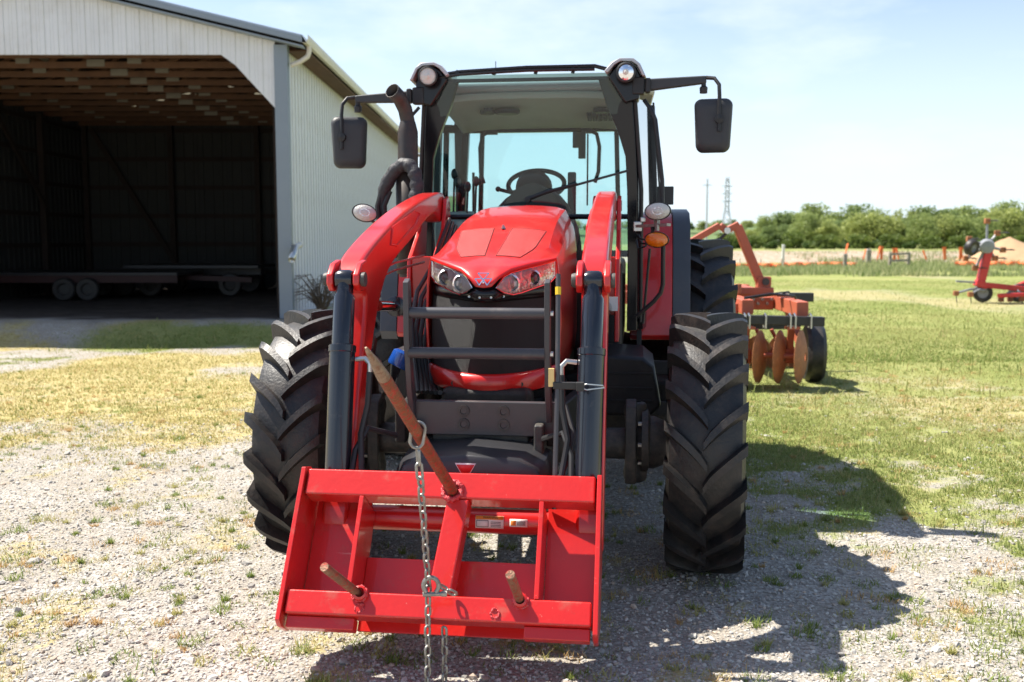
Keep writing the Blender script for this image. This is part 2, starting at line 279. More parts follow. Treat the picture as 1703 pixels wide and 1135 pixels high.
def ground_material(m):
    n, l = m.node_tree.nodes, m.node_tree.links; b = n['Principled BSDF']; b.inputs['Roughness'].default_value = .95; b.inputs['Specular IOR Level'].default_value = .15
    geo = n.new('ShaderNodeNewGeometry'); at = n.new('ShaderNodeAttribute'); at.attribute_name = 'col'; sp = n.new('ShaderNodeSeparateColor'); l.new(at.outputs['Color'], sp.inputs[0])
    def noise(s, d=6, r=.6):
        z = n.new('ShaderNodeTexNoise'); z.inputs['Scale'].default_value = s; z.inputs['Detail'].default_value = d; z.inputs['Roughness'].default_value = r; l.new(geo.outputs['Position'], z.inputs['Vector']); return z.outputs[0]
    def ramp(src, stops):
        r = n.new('ShaderNodeValToRGB'); e = r.color_ramp.elements
        while len(e) < len(stops): e.new(.5)
        for k, (p, c) in zip(e, stops): k.position = p; k.color = (*c, 1)
        l.new(src, r.inputs[0]); return r.outputs[0]
    def mix(f, a, c):
        k = n.new('ShaderNodeMix'); k.data_type = 'RGBA'; l.new(f, k.inputs['Factor']); l.new(a, k.inputs['A']); l.new(c, k.inputs['B']); return k.outputs['Result']
    def soft(mask, tex, w):                       # mask broken up by texture
        a = n.new('ShaderNodeMath'); a.operation = 'ADD'; l.new(mask, a.inputs[0]); k = n.new('ShaderNodeMath'); k.operation = 'MULTIPLY_ADD'; l.new(tex, k.inputs[0]); k.inputs[1].default_value = w; k.inputs[2].default_value = -w / 2; l.new(k.outputs[0], a.inputs[1])
        r = n.new('ShaderNodeMapRange'); r.interpolation_type = 'SMOOTHSTEP'; r.inputs[1].default_value = .28; r.inputs[2].default_value = .72; l.new(a.outputs[0], r.inputs[0]); return r.outputs[0]
    v = n.new('ShaderNodeTexVoronoi'); v.inputs['Scale'].default_value = 62; l.new(geo.outputs['Position'], v.inputs['Vector'])
    v2 = n.new('ShaderNodeTexVoronoi'); v2.inputs['Scale'].default_value = 150; l.new(geo.outputs['Position'], v2.inputs['Vector'])
    hs = n.new('ShaderNodeSeparateColor'); l.new(v.outputs['Color'], hs.inputs[0])
    grav = ramp(hs.outputs[0], [(0, (.21, .19, .165)), (.35, (.35, .325, .29)), (.7, (.44, .415, .375)), (1, (.55, .525, .48))])
    fine = ramp(noise(55, 5), [(.3, (.23, .20, .16)), (.7, (.43, .39, .335))]); grav = mix(soft(noise(2.2, 5), noise(30), .6), grav, fine)
    grass = ramp(noise(7, 7, .7), [(.25, (.07, .11, .024)), (.5, (.16, .205, .05)), (.68, (.26, .28, .085)), (.85, (.4, .37, .17))])
    grass2 = ramp(noise(.35, 4), [(.35, (.24, .275, .08)), (.65, (.42, .39, .17))]); gh = n.new('ShaderNodeMath'); gh.operation = 'MULTIPLY'; l.new(noise(.5), gh.inputs[0]); gh.inputs[1].default_value = 1.0
    grass = mix(gh.outputs[0], grass, grass2)
    straw = ramp(noise(16, 7, .75), [(.25, (.2, .165, .07)), (.45, (.38, .31, .13)), (.62, (.5, .43, .22)), (.85, (.56, .51, .39))])
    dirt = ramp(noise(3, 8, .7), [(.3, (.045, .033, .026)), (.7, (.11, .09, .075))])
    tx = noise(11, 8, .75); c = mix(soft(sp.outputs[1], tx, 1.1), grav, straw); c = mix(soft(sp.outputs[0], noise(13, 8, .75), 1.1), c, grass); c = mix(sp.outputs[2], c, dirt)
    l.new(c, b.inputs['Base Color'])
    bm_ = n.new('ShaderNodeBump'); bm_.inputs['Strength'].default_value = .8; bm_.inputs['Distance'].default_value = .012; ad = n.new('ShaderNodeMath'); ad.operation = 'ADD'
    l.new(v.outputs['Distance'], ad.inputs[0]); l.new(noise(40, 6, .7), ad.inputs[1]); l.new(ad.outputs[0], bm_.inputs['Height']); l.new(bm_.outputs[0], b.inputs['Normal'])
ground_material(gm)
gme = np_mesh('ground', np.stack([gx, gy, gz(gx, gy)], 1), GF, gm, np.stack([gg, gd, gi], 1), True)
ground = tag(inst('ground', gme), 'pale gravel yard running into mown grass and dry straw', 'ground', kind='structure')

# ---- loose stones
def ico():
    bm = bmesh.new(); bmesh.ops.create_icosphere(bm, subdivisions=1, radius=1); V = np.array([v.co[:] for v in bm.verts]); F = np.array([[v.index for v in f.verts] for f in bm.faces]); bm.free(); return V, F
IV, IF = ico()
def in_view(x, y, m=.06): return np.abs(x) < (y * 1.01 + .16) * (.514 + m)
def scatter_stones(n, y0, y1, smin, smax, pw_):
    y = y0 + (y1 - y0) * RNG.random(n * 3) ** pw_; x = (RNG.random(n * 3) * 2 - 1) * (y * .58 + .15)
    g, d, i = cover(x, y); k = RNG.random(n * 3) < np.clip(1.05 - g * .95 - d * .75 - i, 0.02, 1) * (.35 + .9 * fbm(x, y, 1.1, 71))
    x, y = x[k][:n], y[k][:n]; n = len(x)
    s = smin * (smax / smin) ** (RNG.random(n) ** 2.6); V = IV[None] * (1 + (RNG.random((n, 12, 1)) - .5) * .55)
    q = RNG.normal(size=(n, 4)); q /= np.linalg.norm(q, axis=1)[:, None]; a, b, c, d_ = q.T
    Rm = np.stack([1 - 2 * (c * c + d_ * d_), 2 * (b * c - a * d_), 2 * (b * d_ + a * c), 2 * (b * c + a * d_), 1 - 2 * (b * b + d_ * d_), 2 * (c * d_ - a * b), 2 * (b * d_ - a * c), 2 * (c * d_ + a * b), 1 - 2 * (b * b + c * c)], 1).reshape(n, 3, 3)
    V = V * np.stack([np.ones(n), .6 + .35 * RNG.random(n), .45 + .35 * RNG.random(n)], 1)[:, None]; V = np.einsum('nij,nkj->nki', Rm, V); V[:, :, 2] *= .7; V *= s[:, None, None]
    V += np.stack([x, y, gz(x, y) + s * .2], 1)[:, None]
    F = (IF[None] + (np.arange(n) * 12)[:, None, None]).reshape(-1, 3)
    base = np.array([.48, .455, .415]) * (.55 + .62 * RNG.random(n) ** .8)[:, None]; warm = RNG.random(n)[:, None]; base = base * (1 + (warm > .86) * np.array([.05, -.1, -.22])) ; C = np.repeat(base, 12, 0)
    return V.reshape(-1, 3), F, np.clip(C, 0, .8)
def join(parts):
    V, F, C, o = [], [], [], 0
    for v, f, c in parts: V.append(v); F.append(f + o); C.append(c); o += len(v)
    return np.concatenate(V), np.concatenate(F), np.concatenate(C)
V, F, C = join([scatter_stones(60000, 2.9, 9.5, .0038, .013, 1.7), scatter_stones(2200, 2.9, 9, .012, .024, 1.5), scatter_stones(90, 3.2, 11, .022, .04, 1.2)])
tag(inst('gravel', np_mesh('gravel', V, F, M['stone'], C)), 'loose pale limestone gravel scattered over the yard', 'gravel', kind='stuff')

# ---- grass blades
def blades(n, y0, y1, pw_, h0, h1, w, kind):
    y = y0 + (y1 - y0) * RNG.random(n * 4) ** pw_; x = (RNG.random(n * 4) * 2 - 1) * (y * .58 + .15)
    g, d, i = cover(x, y); p = g if kind == 'green' else d
    tuft = fbm(x, y, 4.5, 81, 3); k = RNG.random(n * 4) < np.clip(p * 1.15 * sstep(.3, .62, tuft + p * .22), 0, 1) * (i < .2); x, y, p = x[k][:n], y[k][:n], p[k][:n]; n = len(x)
    a = RNG.random(n) * 6.283; ln = RNG.random(n) * .9 + .15; h = (h0 + (h1 - h0) * RNG.random(n) ** 1.6) * (.6 + .6 * p); ww = w * (.6 + .8 * RNG.random(n))
    dx, dy = np.cos(a), np.sin(a); z = gz(x, y) - .003; px, py = -dy * ww, dx * ww
    P0 = np.stack([x - px, y - py, z], 1); P1 = np.stack([x + px, y + py, z], 1); mx_ = ln * h * .35; P2 = np.stack([x + dx * mx_ + px * .7, y + dy * mx_ + py * .7, z + h * .6], 1); P3 = np.stack([x + dx * mx_ - px * .7, y + dy * mx_ - py * .7, z + h * .6], 1)
    P4 = np.stack([x + dx * ln * h, y + dy * ln * h, z + h * (1.0 - .35 * ln)], 1)
    V = np.stack([P0, P1, P2, P3, P4], 1).reshape(-1, 3); F = (np.array([[0, 1, 2], [0, 2, 3], [3, 2, 4]])[None] + (np.arange(n) * 5)[:, None, None]).reshape(-1, 3)
    t = RNG.random(n)[:, None]
    if kind == 'green':
        yel = sstep(.35, .75, fbm(x, y, .3, 91) + .0)[:, None] * .8; c = np.array([.13, .19, .04]) * (1 - t) + np.array([.29, .33, .095]) * t; c = c * (1 - yel * .75) + np.array([.47, .44, .18]) * yel * .75
        dead = RNG.random(n)[:, None] < .12; c = np.where(dead, np.array([.42, .35, .16]), c)
    else:
        c = np.array([.42, .33, .12]) * (1 - t) + np.array([.6, .5, .24]) * t; gr = RNG.random(n)[:, None] < .3; c = np.where(gr, np.array([.27, .29, .07]), c)
    return V, F, np.repeat(c, 5, 0)
def tufts(n, y0, y1, pw_):
    out = []; yy = y0 + (y1 - y0) * RNG.random(n) ** pw_; xx = (RNG.random(n) * 2 - 1) * (yy * .56 + .15); kind = RNG.random(n); cl = fbm(xx, yy, .9, 63)
    keep = (cl > .36) & (RNG.random(n) < .35 + .65 * (cl - .3)); xx, yy, kind = xx[keep], yy[keep], kind[keep]
    for x, y, k in zip(xx, yy, kind):
        m = int(RNG.integers(14, 60)); r = .015 + .075 * RNG.random() ** 1.8; a = RNG.random(m) * 6.283; q = r * np.sqrt(RNG.random(m)); bx = x + np.cos(a) * q; by = y + np.sin(a) * q; h = (.010 + .022 * RNG.random(m)) * (.7 + .9 * RNG.random()); b = RNG.random(m) * 6.283; w = .0016 + .0022 * RNG.random(m); ln = .3 + RNG.random(m) * 1.1
        z = gz(bx, by) - .002; P = np.stack([np.stack([bx - np.sin(b) * w, by + np.cos(b) * w, z], 1), np.stack([bx + np.sin(b) * w, by - np.cos(b) * w, z], 1), np.stack([bx + np.cos(b) * ln * h + np.sin(b) * w * .6, by + np.sin(b) * ln * h - np.cos(b) * w * .6, z + h], 1)], 1)
        t = RNG.random(m)[:, None]; c = (np.array([.13, .2, .04]) * (1 - t) + np.array([.3, .34, .09]) * t) if k < .5 else ((np.array([.33, .33, .1]) * (1 - t) + np.array([.5, .44, .18]) * t) if k < .78 else (np.array([.45, .27, .1]) * (1 - t) + np.array([.62, .45, .22]) * t))
        out.append((P.reshape(-1, 3), np.arange(m * 3).reshape(-1, 3), np.repeat(c, 3, 0)))
    return join(out)
V, F, C = join([tufts(3200, 3.1, 13, 1.2), blades(60000, 3.0, 10, 1.25, .012, .04, .0022, 'green'), blades(90000, 6, 18, 1.1, .014, .036, .003, 'green'), blades(110000, 13, 40, 1.25, .018, .042, .0055, 'green'), blades(2600, 3.2, 9, 1.2, .04, .085, .003, 'green'), blades(4000, 9, 30, 1.2, .07, .16, .006, 'green')])
tag(inst('grass', np_mesh('grass', V, F, M['grass'], C)), 'short green grass growing through the gravel and field', 'grass', kind='stuff')
V, F, C = join([blades(40000, 3.2, 9, 1.0, .01, .035, .002, 'dry'), blades(60000, 7, 17, 1.0, .015, .045, .0042, 'dry')])
tag(inst('dry_grass', np_mesh('dry_grass', V, F, M['grass'], C)), 'straw coloured dry grass thin on the gravel', 'dry grass', kind='stuff')

def at(u, v, Y):          # survey helper: a sighted direction and a distance give a point of the place
    p = R(5.78); x = (u - 851.5) / 1656; y = (567.5 - v) / 1656
    d = Vector((x, math.cos(p) + y * math.sin(p), -math.sin(p) + y * math.cos(p))); return Vector((0, 0, 1.6)) + d * (Y / d.y)
# ================================================================== barn
BW, BL = 4.75, 26.0
BS = .8824
barn = tag(empty('barn', (-9.35 * BS, 20.4 * BS, .19)), 'open fronted white metal barn with dark timber trusses inside', 'barn')
barn.scale = (BS,) * 3
zr = lambda x: 6.8 - .237 * abs(x)
def strip_mesh(x0, x1, zb0, zb1, zt0, zt1):
    sw = lambda a, b, c: (b, a, c); m = MB()
    m.prism([(x0 + .002, zb0), (x1 - .002, zb1), (x1 - .002, zt1), (x0 + .002, zt0)], -.012, .02, sw)
    for q, w in ((x0 + .012, .022), (x0 + .04 + .09, .008), (x0 + .04 + .15, .008)):
        f = (q - x0) / (x1 - x0); m.prism([(q - w / 2, zb0 + (zb1 - zb0) * f + .002), (q + w / 2, zb0 + (zb1 - zb0) * f + .002), (q + w / 2, zt0 + (zt1 - zt0) * f - .002), (q - w / 2, zt0 + (zt1 - zt0) * f - .002)], -.012 - w * .9, -.01, sw)
    return m
def zopen(x):
    x = abs(x); return 5.29 if x < 3.62 else 5.29 - (x - 3.62) * 1.082
k = -17
for k in range(-17, 17):
    x0, x1 = k * .271, (k + 1) * .271
    strip_mesh(x0, x1, zopen(x0), zopen(x1), zr(x0) - .1, zr(x1) - .1).build('siding_strip', M['barnwhite'], barn)
pm = None
for k in range(int(BL / .9)):
    m = MB(); L = .9
    m.box((0, L / 2, 2.75), (.02, L - .004, 5.5))
    for j in range(3): m.prism([(.05 + j * .3 - .03, .002), (.05 + j * .3 + .03, .002), (.05 + j * .3 + .03, 5.498), (.05 + j * .3 - .03, 5.498)], .009, .032)
    if pm is None: pm = m.mesh('side_panel'); pm.materials.append(M['barnwhite'])
    inst('side_panel', pm, barn, (BW, .12 + k * L, 0))
MB().box((4.73, -.02, 2.74), (.27, .10, 5.48)).box((4.80, .06, 2.74), (.13, .14, 5.48)).build('corner_trim', M['barntrim'], barn, bevel=.008)
MB().box((-4.73, -.02, 2.74), (.27, .10, 5.48)).build('corner_trim', M['barntrim'], barn, bevel=.008)
for s in (-1, 1):
    sw = lambda a, b, c: (b, a, c); e = 5.22 * s
    MB().prism([(0, 6.86), (e, zr(e) + .06), (e, zr(e)), (0, 6.80)], -.3, BL, sw).build('roof', M['roofmetal'], barn)
    MB().prism([(0, 6.795), (e, zr(e) - .005), (e, zr(e) - .03), (0, 6.77)], .03, 12.6, sw).build('roof_shade_sheet', M['shadewood'], barn)  # dark sheet added under the roof for the shade between trusses
    MB().prism([(0, 6.82), (e, zr(e) + .02), (e, zr(e) - .09), (0, 6.71)], -.335, -.303, sw).build('rake_trim', M['barntrim'], barn)
    MB().prism([(0, 6.66), (e, zr(e) - .14), (e, zr(e) - .17), (0, 6.63)], -.30, -.02, sw).build('soffit', M['barntrim'], barn)
g = MB(); prof = [(5.2, 5.62), (5.2, 5.50), (5.23, 5.47), (5.30, 5.47), (5.34, 5.55), (5.34, 5.62), (5.33, 5.62), (5.33, 5.55), (5.30, 5.48), (5.21, 5.48), (5.21, 5.62)]
gut = g.prism(prof, -.3, BL, lambda a, b, c: (b, a, c)).build('gutter', M['gutter'], barn)
MB().tube([(5.27, .1, 5.48), (5.27, .1, 5.36), (5.24, .1, 5.27), (5.1, .1, 5.18), (4.95, .1, 5.12), (4.9, .1, 5.1)], .05, 10).build('downspout_elbow', M['gutter'], gut)
MB().bar((5.0, .25, 5.42), (5.0, BL, 5.42), .4, .03).build('eave_board', M['wood'], barn)
p0 = at(490, 412, 20.2); p1 = at(485, 433, 19.85); o = Vector((9.35, -20.4, 0))
dp = MB().tube([p0 + o, p1 + o], .07, 14, cap=False).build('downspout_stub', M['steel'], barn, solid=.008); MB().tube([p0 + o, p0 + o + Vector((.05, .3, .05))], .065, 12).build('downspout_back', M['gutter'], dp)
tr = None
for k in range(11):
    y = .38 + 1.2 * k
    if tr is None:
        m = MB(); m.bar((-4.68, 0, 5.36), (4.68, 0, 5.36), .045, .13)
        for s in (-1, 1):
            m.bar((0, 0, 6.68), (s * 4.95, 0, zr(4.95) - .12), .045, .15)
            for a, b in (((0, 6.65), (1.3, 5.48)), ((1.3, 5.48), (2.4, 6.1)), ((2.4, 6.1), (3.4, 5.48)), ((3.4, 5.48), (4.0, 5.72))): m.bar((s * a[0], .002, a[1]), (s * b[0], .002, b[1]), .04, .1)
        tr = m.mesh('truss'); tr.materials.append(M['wood'])
        gp = MB().box((0, 0, 0), (.3, .06, .17)).mesh('gusset'); gp.materials.append(M['plate'])
    t = inst('truss', tr, barn, (0, y, 0))
    for x, z in ((-3.4, 5.47), (-1.3, 5.47), (0.4, 5.4), (1.3, 5.47), (3.4, 5.47), (2.4, 6.1), (-2.4, 6.1)): inst('gusset_plate', gp, t, (x + .1 * math.sin(k * 3 + x), 0, z), (0, 0, 0), (1, 1, 1) if x != .4 else (1.3, 1, .9))
for k in range(7):
    MB().bar((-4.9 + k * 1.63, .0, zr(-4.9 + k * 1.63) - .02), (-4.9 + k * 1.63, 12.6, zr(-4.9 + k * 1.63) - .02), .04, .09).build('purlin', M['shadewood'], barn)
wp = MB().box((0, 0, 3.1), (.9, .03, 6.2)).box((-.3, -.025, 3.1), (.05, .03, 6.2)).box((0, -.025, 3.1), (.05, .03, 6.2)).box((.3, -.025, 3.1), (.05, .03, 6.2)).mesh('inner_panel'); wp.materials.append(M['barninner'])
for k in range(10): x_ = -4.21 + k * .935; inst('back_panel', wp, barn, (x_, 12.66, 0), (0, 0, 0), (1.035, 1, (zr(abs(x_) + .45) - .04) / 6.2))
MB().box((-4.735, 6.4, 5.5), (.03, 12.7, .36)).build('eave_sun_stop', M['barninner'], barn)  # box added to keep sun from leaking in above the left wall
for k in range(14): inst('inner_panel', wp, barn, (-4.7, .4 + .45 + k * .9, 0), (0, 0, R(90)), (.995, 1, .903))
for k in range(6):
    z = .55 + .92 * k; MB().bar((-4.66, 12.56, z), (4.7, 12.56, z), .05, .14, up=(0, 0, 1)).build('girt', M['shadewood'], barn); MB().bar((-4.62, .3, z - .02), (-4.62, 12.5, z - .02), .05, .14).build('girt', M['shadewood'], barn)
for x in (-4.55, -1.75, 1.05, 3.85): MB().box((x, 12.45, 2.65), (.16, .16, 5.3)).build('post', M['shadewood'], barn)
for y in (.35, 3.1, 6.2, 9.3): MB().box((-4.5, y, 2.65), (.16, .16, 5.3)).build('post', M['shadewood'], barn); MB().box((4.55, y, 2.65), (.16, .16, 5.3)).build('post', M['shadewood'], barn)
for a, b in (((-4.3, 12.35, 5.2), (-1.6, 12.35, .7)), ((-4.38, 6.3, 5.2), (-4.38, 9.2, 2.6)), ((-4.38, 3.2, 5.2), (-4.38, 6.1, 2.4))): MB().bar(a, b, .05, .15).build('brace', M['shadewood'], barn)

# trailer inside the barn
def wheel_simple(r, w, rim, n=20):
    t = MB().lathe([(r * .55, -w / 2), (r * .9, -w / 2), (r, -w * .3), (r, w * .3), (r * .9, w / 2), (r * .55, w / 2)], n=n, closed=True); q = MB().lathe([(.001, w * .1), (r * .2, w * .12), (r * .45, w * .05), (r * .56, w * .42), (r * .56, -w * .42), (.001, -w * .3)], n=n)
    return t, q
def wheel_at(parent, loc, r, w, rz=0, rimmat='whitepost'):
    e = empty('wheel', loc, rz, parent); a, b = wheel_simple(r, w, None); a.build('tyre', M['rubber'], e); b.build('rim', M[rimmat], e); return e
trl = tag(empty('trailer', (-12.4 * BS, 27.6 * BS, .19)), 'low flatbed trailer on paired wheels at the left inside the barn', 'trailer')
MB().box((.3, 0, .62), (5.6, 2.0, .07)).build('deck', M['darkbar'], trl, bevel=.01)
for y in (-.98, .98): MB().box((.3, y, .50), (5.6, .06, .17)).build('side_rail', M['shadered'], trl, bevel=.005)
MB().bar((3.0, 0, .5), (4.6, 0, .45), .12, .12).bar((-2, 0, .42), (3, 0, .5), .2, .12).build('drawbar', M['shadered'], trl)
for x in (.5, 1.05): 
    for y, rz in ((-1.12, R(-90)), (1.12, R(90))): wheel_at(trl, (x, y, .27), .27, .16, rz, 'darkrim')
wg = tag(empty('wagon', (-9.2 * BS, 29.6 * BS, .19)), 'small dark hay wagon right of the flatbed trailer in the barn', 'wagon')
MB().box((0, 0, .74), (3.4, 1.8, .08)).build('deck', M['darkbar'], wg, bevel=.01); MB().box((0, 0, .6), (3.2, .5, .16)).build('frame', M['darkbar'], wg)
for x in (-1.0, 1.0):
    for y, rz in ((-.95, R(-90)), (.95, R(90))): wheel_at(wg, (x, y, .3), .3, .17, rz, 'darkrim')
# dry shrub against the barn side
sh = tag(empty('dead_shrub', (-3.55, 18.5, .19)), 'leafless grey twiggy shrub against the barn side wall', 'shrub'); m = MB()
for k in range(70):
    a = random.uniform(0, 6.28); l_ = random.uniform(.5, 1.0); hh = random.uniform(.35, .8); P = []
    for t in (0, .3, .6, .85, 1): P.append((math.cos(a) * l_ * t * (.5 + .5 * t) + random.uniform(-.04, .04), math.sin(a) * l_ * .6 * t + random.uniform(-.04, .04), hh * math.sin(t * 2.3)))
    m.tube(P, [.012, .009, .007, .005, .002], 4)
m.build('twigs', M['bark'], sh)

# ================================================================== far things
def leaf_cloud(seed, w, h, nl, nq, s0, s1, z0=0., cols=None):
    r = np.random.default_rng(seed); c0, c1 = cols or (np.array([.035, .068, .014]), np.array([.115, .165, .036]))
    L = []
    for i in range(nl):
        a = r.random() * 6.283; q = math.sqrt(r.random()); zz = z0 + h * (.12 + .8 * r.random()); wf = math.sqrt(max(.12, 1 - ((zz - z0 - h * .42) / (h * .62)) ** 2)); L.append((math.cos(a) * q * w * .36 * wf, math.sin(a) * q * w * .36 * wf, zz, w * (.12 + .1 * r.random()), .2 + .8 * r.random()))
    L = np.array(L); k = r.integers(0, nl, nq); d = r.normal(size=(nq, 3)); d /= np.linalg.norm(d, axis=1)[:, None]; rad = L[k, 3] * (.55 + .5 * r.random(nq)); c = L[k, :3] + d * rad[:, None] * np.array([1, 1, .85])
    c[:, 2] = np.maximum(c[:, 2], .1)
    n1 = r.normal(size=(nq, 3)) + d * 1.2; n1 /= np.linalg.norm(n1, axis=1)[:, None]; u = np.cross(n1, r.normal(size=(nq, 3))); u /= np.linalg.norm(u, axis=1)[:, None]; v = np.cross(n1, u); s = (s0 + (s1 - s0) * r.random(nq))[:, None]
    V = np.stack([c - u * s, c + v * s * .6, c + u * s, c - v * s * .6], 1).reshape(-1, 3); F = np.arange(nq * 4).reshape(-1, 4)
    t = np.clip(L[k, 4] * .6 + .4 * r.random(nq), 0, 1)[:, None]; C = c0 * (1 - t) + c1 * t
    return V, F, np.repeat(C, 4, 0)
def trunk_mesh(seed, h, w):
    r = random.Random(seed); m = MB(); m.tube([(0, 0, -.1), (.05, 0, h * .2), (r.uniform(-.2, .2), 0, h * .45), (r.uniform(-.3, .3), .1, h * .75)], [.22, .17, .12, .05], 7)
    for k in range(6): a = r.uniform(0, 6.28); z = h * r.uniform(.25, .5); m.tube([(0, 0, z), (math.cos(a) * w * .15, math.sin(a) * w * .15, z + h * .12), (math.cos(a) * w * .3, math.sin(a) * w * .3, z + h * .3)], [.09, .06, .02], 5)
    q = m.mesh('trunk'); q.materials.append(M['bark']); return q
TREES = []
for i, (w, h) in enumerate(((10, 9), (8, 9.5), (11, 8.6), (9, 8.2), (7.5, 7.6), (9.5, 9.4))):
    cc = [(np.array([.16, .22, .07]), np.array([.33, .39, .13])), (np.array([.11, .165, .06]), np.array([.26, .33, .115])), (np.array([.2, .25, .075]), np.array([.42, .46, .15]))][i % 3]
    V, F, C = leaf_cloud(100 + i, w, h, 44, 5200, .12, .36, .1, cc); TREES.append((np_mesh('crown', V, F, M['leaf'], C), trunk_mesh(i, h, w), w, h))
V, F, C = leaf_cloud(200, 5, 2.6, 12, 1100, .13, .3, 0, (np.array([.05, .09, .016]), np.array([.17, .22, .05]))); BUSH = np_mesh('foliage', V, F, M['leaf'], C)
V, F, C = leaf_cloud(201, 4, 2.0, 10, 900, .12, .28, 0, (np.array([.03, .065, .014]), np.array([.1, .15, .035]))); BUSH2 = np_mesh('foliage', V, F, M['leaf'], C)
outline = [(1150, 386), (1215, 384), (1250, 372), (1290, 357), (1335, 346), (1400, 349), (1455, 345), (1510, 349), (1560, 346), (1620, 350), (1670, 345), (1740, 344)]
ou, ov = zip(*outline)
u = 1222; n = 0; names = ('dark', 'mid green', 'pale green')
ORD = ['first', 'second', 'third', 'fourth', 'fifth', 'sixth', 'seventh', 'eighth', 'ninth', 'tenth', 'eleventh', 'twelfth', 'thirteenth', 'fourteenth', 'fifteenth', 'sixteenth', 'seventeenth', 'eighteenth', 'nineteenth', 'twentieth', 'twenty-first', 'twenty-second', 'twenty-third', 'twenty-fourth', 'twenty-fifth']
rnd = random.Random(5)
for row, (d0, du, off) in enumerate(((236, 38, 0), (208, 34, 17))):
    u = 1228 + off; n = 0
    while u < 1745:
        d = d0 + rnd.uniform(-8, 8); c, t, w, h = TREES[(n * 5 + row * 2 + rnd.randrange(2)) % 6]; zt = 1.6 + (400 - np.interp(u, ou, ov)) / 1656 * d * (1.0 if row == 0 else rnd.uniform(.62, .86)); s = zt / h * rnd.uniform(.86, 1.10)
        e = empty('tree', ((u - 851.5) / 1656 * d, d, 0), rnd.uniform(0, 6.28)); e.scale = (s * rnd.uniform(1.0, 1.4),) * 2 + (s,)
        tag(e, '%s broadleaf tree counted from the left in the %s row of the wood' % (ORD[n], ('back', 'front')[row]), 'tree', 'trees of the wood beyond the field'); inst('crown', c, e); inst('trunk', t, e); u += du * rnd.uniform(.8, 1.15); n += 1
u = 1205; n = 0
while u < 1740:
    d = rnd.uniform(178, 192); e = inst('bush', (BUSH, BUSH2)[n % 2], None, ((u - 851.5) / 1656 * d, d, 0), (0, 0, rnd.uniform(0, 6.28)), (rnd.uniform(.9, 1.3), rnd.uniform(.9, 1.3), rnd.uniform(.7, 1.05)))
    tag(e, '%s low green bush from the left along the foot of the wood' % ORD[n], 'bush', 'bushes along the foot of the wood'); u += rnd.uniform(22, 34); n += 1
# far ridge
rx = np.linspace(-60, 420, 121); ry = np.linspace(380, 700, 30); RX, RY = np.meshgrid(rx, ry); uu = 851.5 + RX / RY * 1656
top = 7.2 + 3.2 * sstep(1180, 1330, uu) + (fbm(RX, RY, .02, 5) - .5) * 2.5; RZ = top * np.sin(np.clip((RY - 380) / 90, 0, 1) * 1.57) + (fbm(RX, RY, .12, 8) - .5) * 1.2 - .2
i_ = np.arange(RX.size).reshape(RX.shape); RF = np.stack([i_[:-1, :-1], i_[:-1, 1:], i_[1:, 1:], i_[1:, :-1]], -1).reshape(-1, 4)
hm = mat('ridge_green', (.1, .15, .05), .9, var=.35, vs_=.12, bump=1., bs=.4); tag(inst('hill', np_mesh('hill', np.stack([RX.ravel(), RY.ravel(), RZ.ravel()], 1), RF, hm, None, True)), 'low green ridge far behind the field', 'hill', kind='structure')
n = 0
for u in range(760, 1330, 24):
    d = 430 + rnd.uniform(-20, 20); s = rnd.uniform(.38, .62); e = empty('tree', ((u - 851.5) / 1656 * d, d, float(5.8 + 2.4 * sstep(1180, 1330, u))), rnd.uniform(0, 6)); e.scale = (s * 1.5, s * 1.5, s * .8)
    tag(e, '%s small hazy tree from the left on the far ridge' % ORD[n], 'tree', 'trees on the far ridge'); inst('crown', TREES[n % 6][0], e); inst('trunk', TREES[n % 6][1], e); n += 1
# excavated bank, mound, net fence, posts
bx_ = np.linspace(-20, 140, 220); by_ = np.linspace(70, 112, 30); BX, BY = np.meshgrid(bx_, by_); prof = np.interp(BY, [70, 74, 80, 96, 112], [-.05, .1, .3, .52, .3]); BZ = prof * (.75 + .6 * fbm(BX, BY, .15, 13)) + (fbm(BX, BY, .9, 15) - .5) * .25 * (prof > 0)
i_ = np.arange(BX.size).reshape(BX.shape); BF = np.stack([i_[:-1, :-1], i_[:-1, 1:], i_[1:, 1:], i_[1:, :-1]], -1).reshape(-1, 4)
bmat = mat('dug_earth', (.30, .19, .12), .95, var=.45, vs_=1.1, col2=(.36, .34, .26), lo=.45, hi=.55, amt=.9, bump=1., bs=3); tag(inst('earth_bank', np_mesh('earth_bank', np.stack([BX.ravel(), BY.ravel(), BZ.ravel()], 1), BF, bmat, None, True)), 'low bank of dug brown earth and rubble beyond the grass', 'earth bank', kind='structure')
mc = at(1722, 440, 66); rr_ = np.linspace(0, 1, 14); aa = np.linspace(0, 6.283, 40); PX, PA = np.meshgrid(rr_, aa); mxx = mc.x + 1.2 + PX * 4.2 * np.cos(PA); myy = mc.y + 6 + PX * 4.2 * np.sin(PA); mzz = 1.9 * (1 - PX) ** 1.15 + (fbm(mxx, myy, 1., 4) - .5) * .3 * (1 - PX) - .03
i_ = np.arange(PX.size).reshape(PX.shape); MF = np.stack([i_[:-1, :-1], i_[:-1, 1:], i_[1:, 1:], i_[1:, :-1]], -1).reshape(-1, 4)
tag(inst('dirt_mound', np_mesh('dirt_mound', np.stack([mxx.ravel(), myy.ravel(), mzz.ravel()], 1), MF, mat('mound_earth', (.42, .27, .15), .95, var=.2, vs_=.8, bump=.7, bs=4), None, True)), 'heap of tan earth at the right beyond the tedder', 'dirt mound', kind='structure')
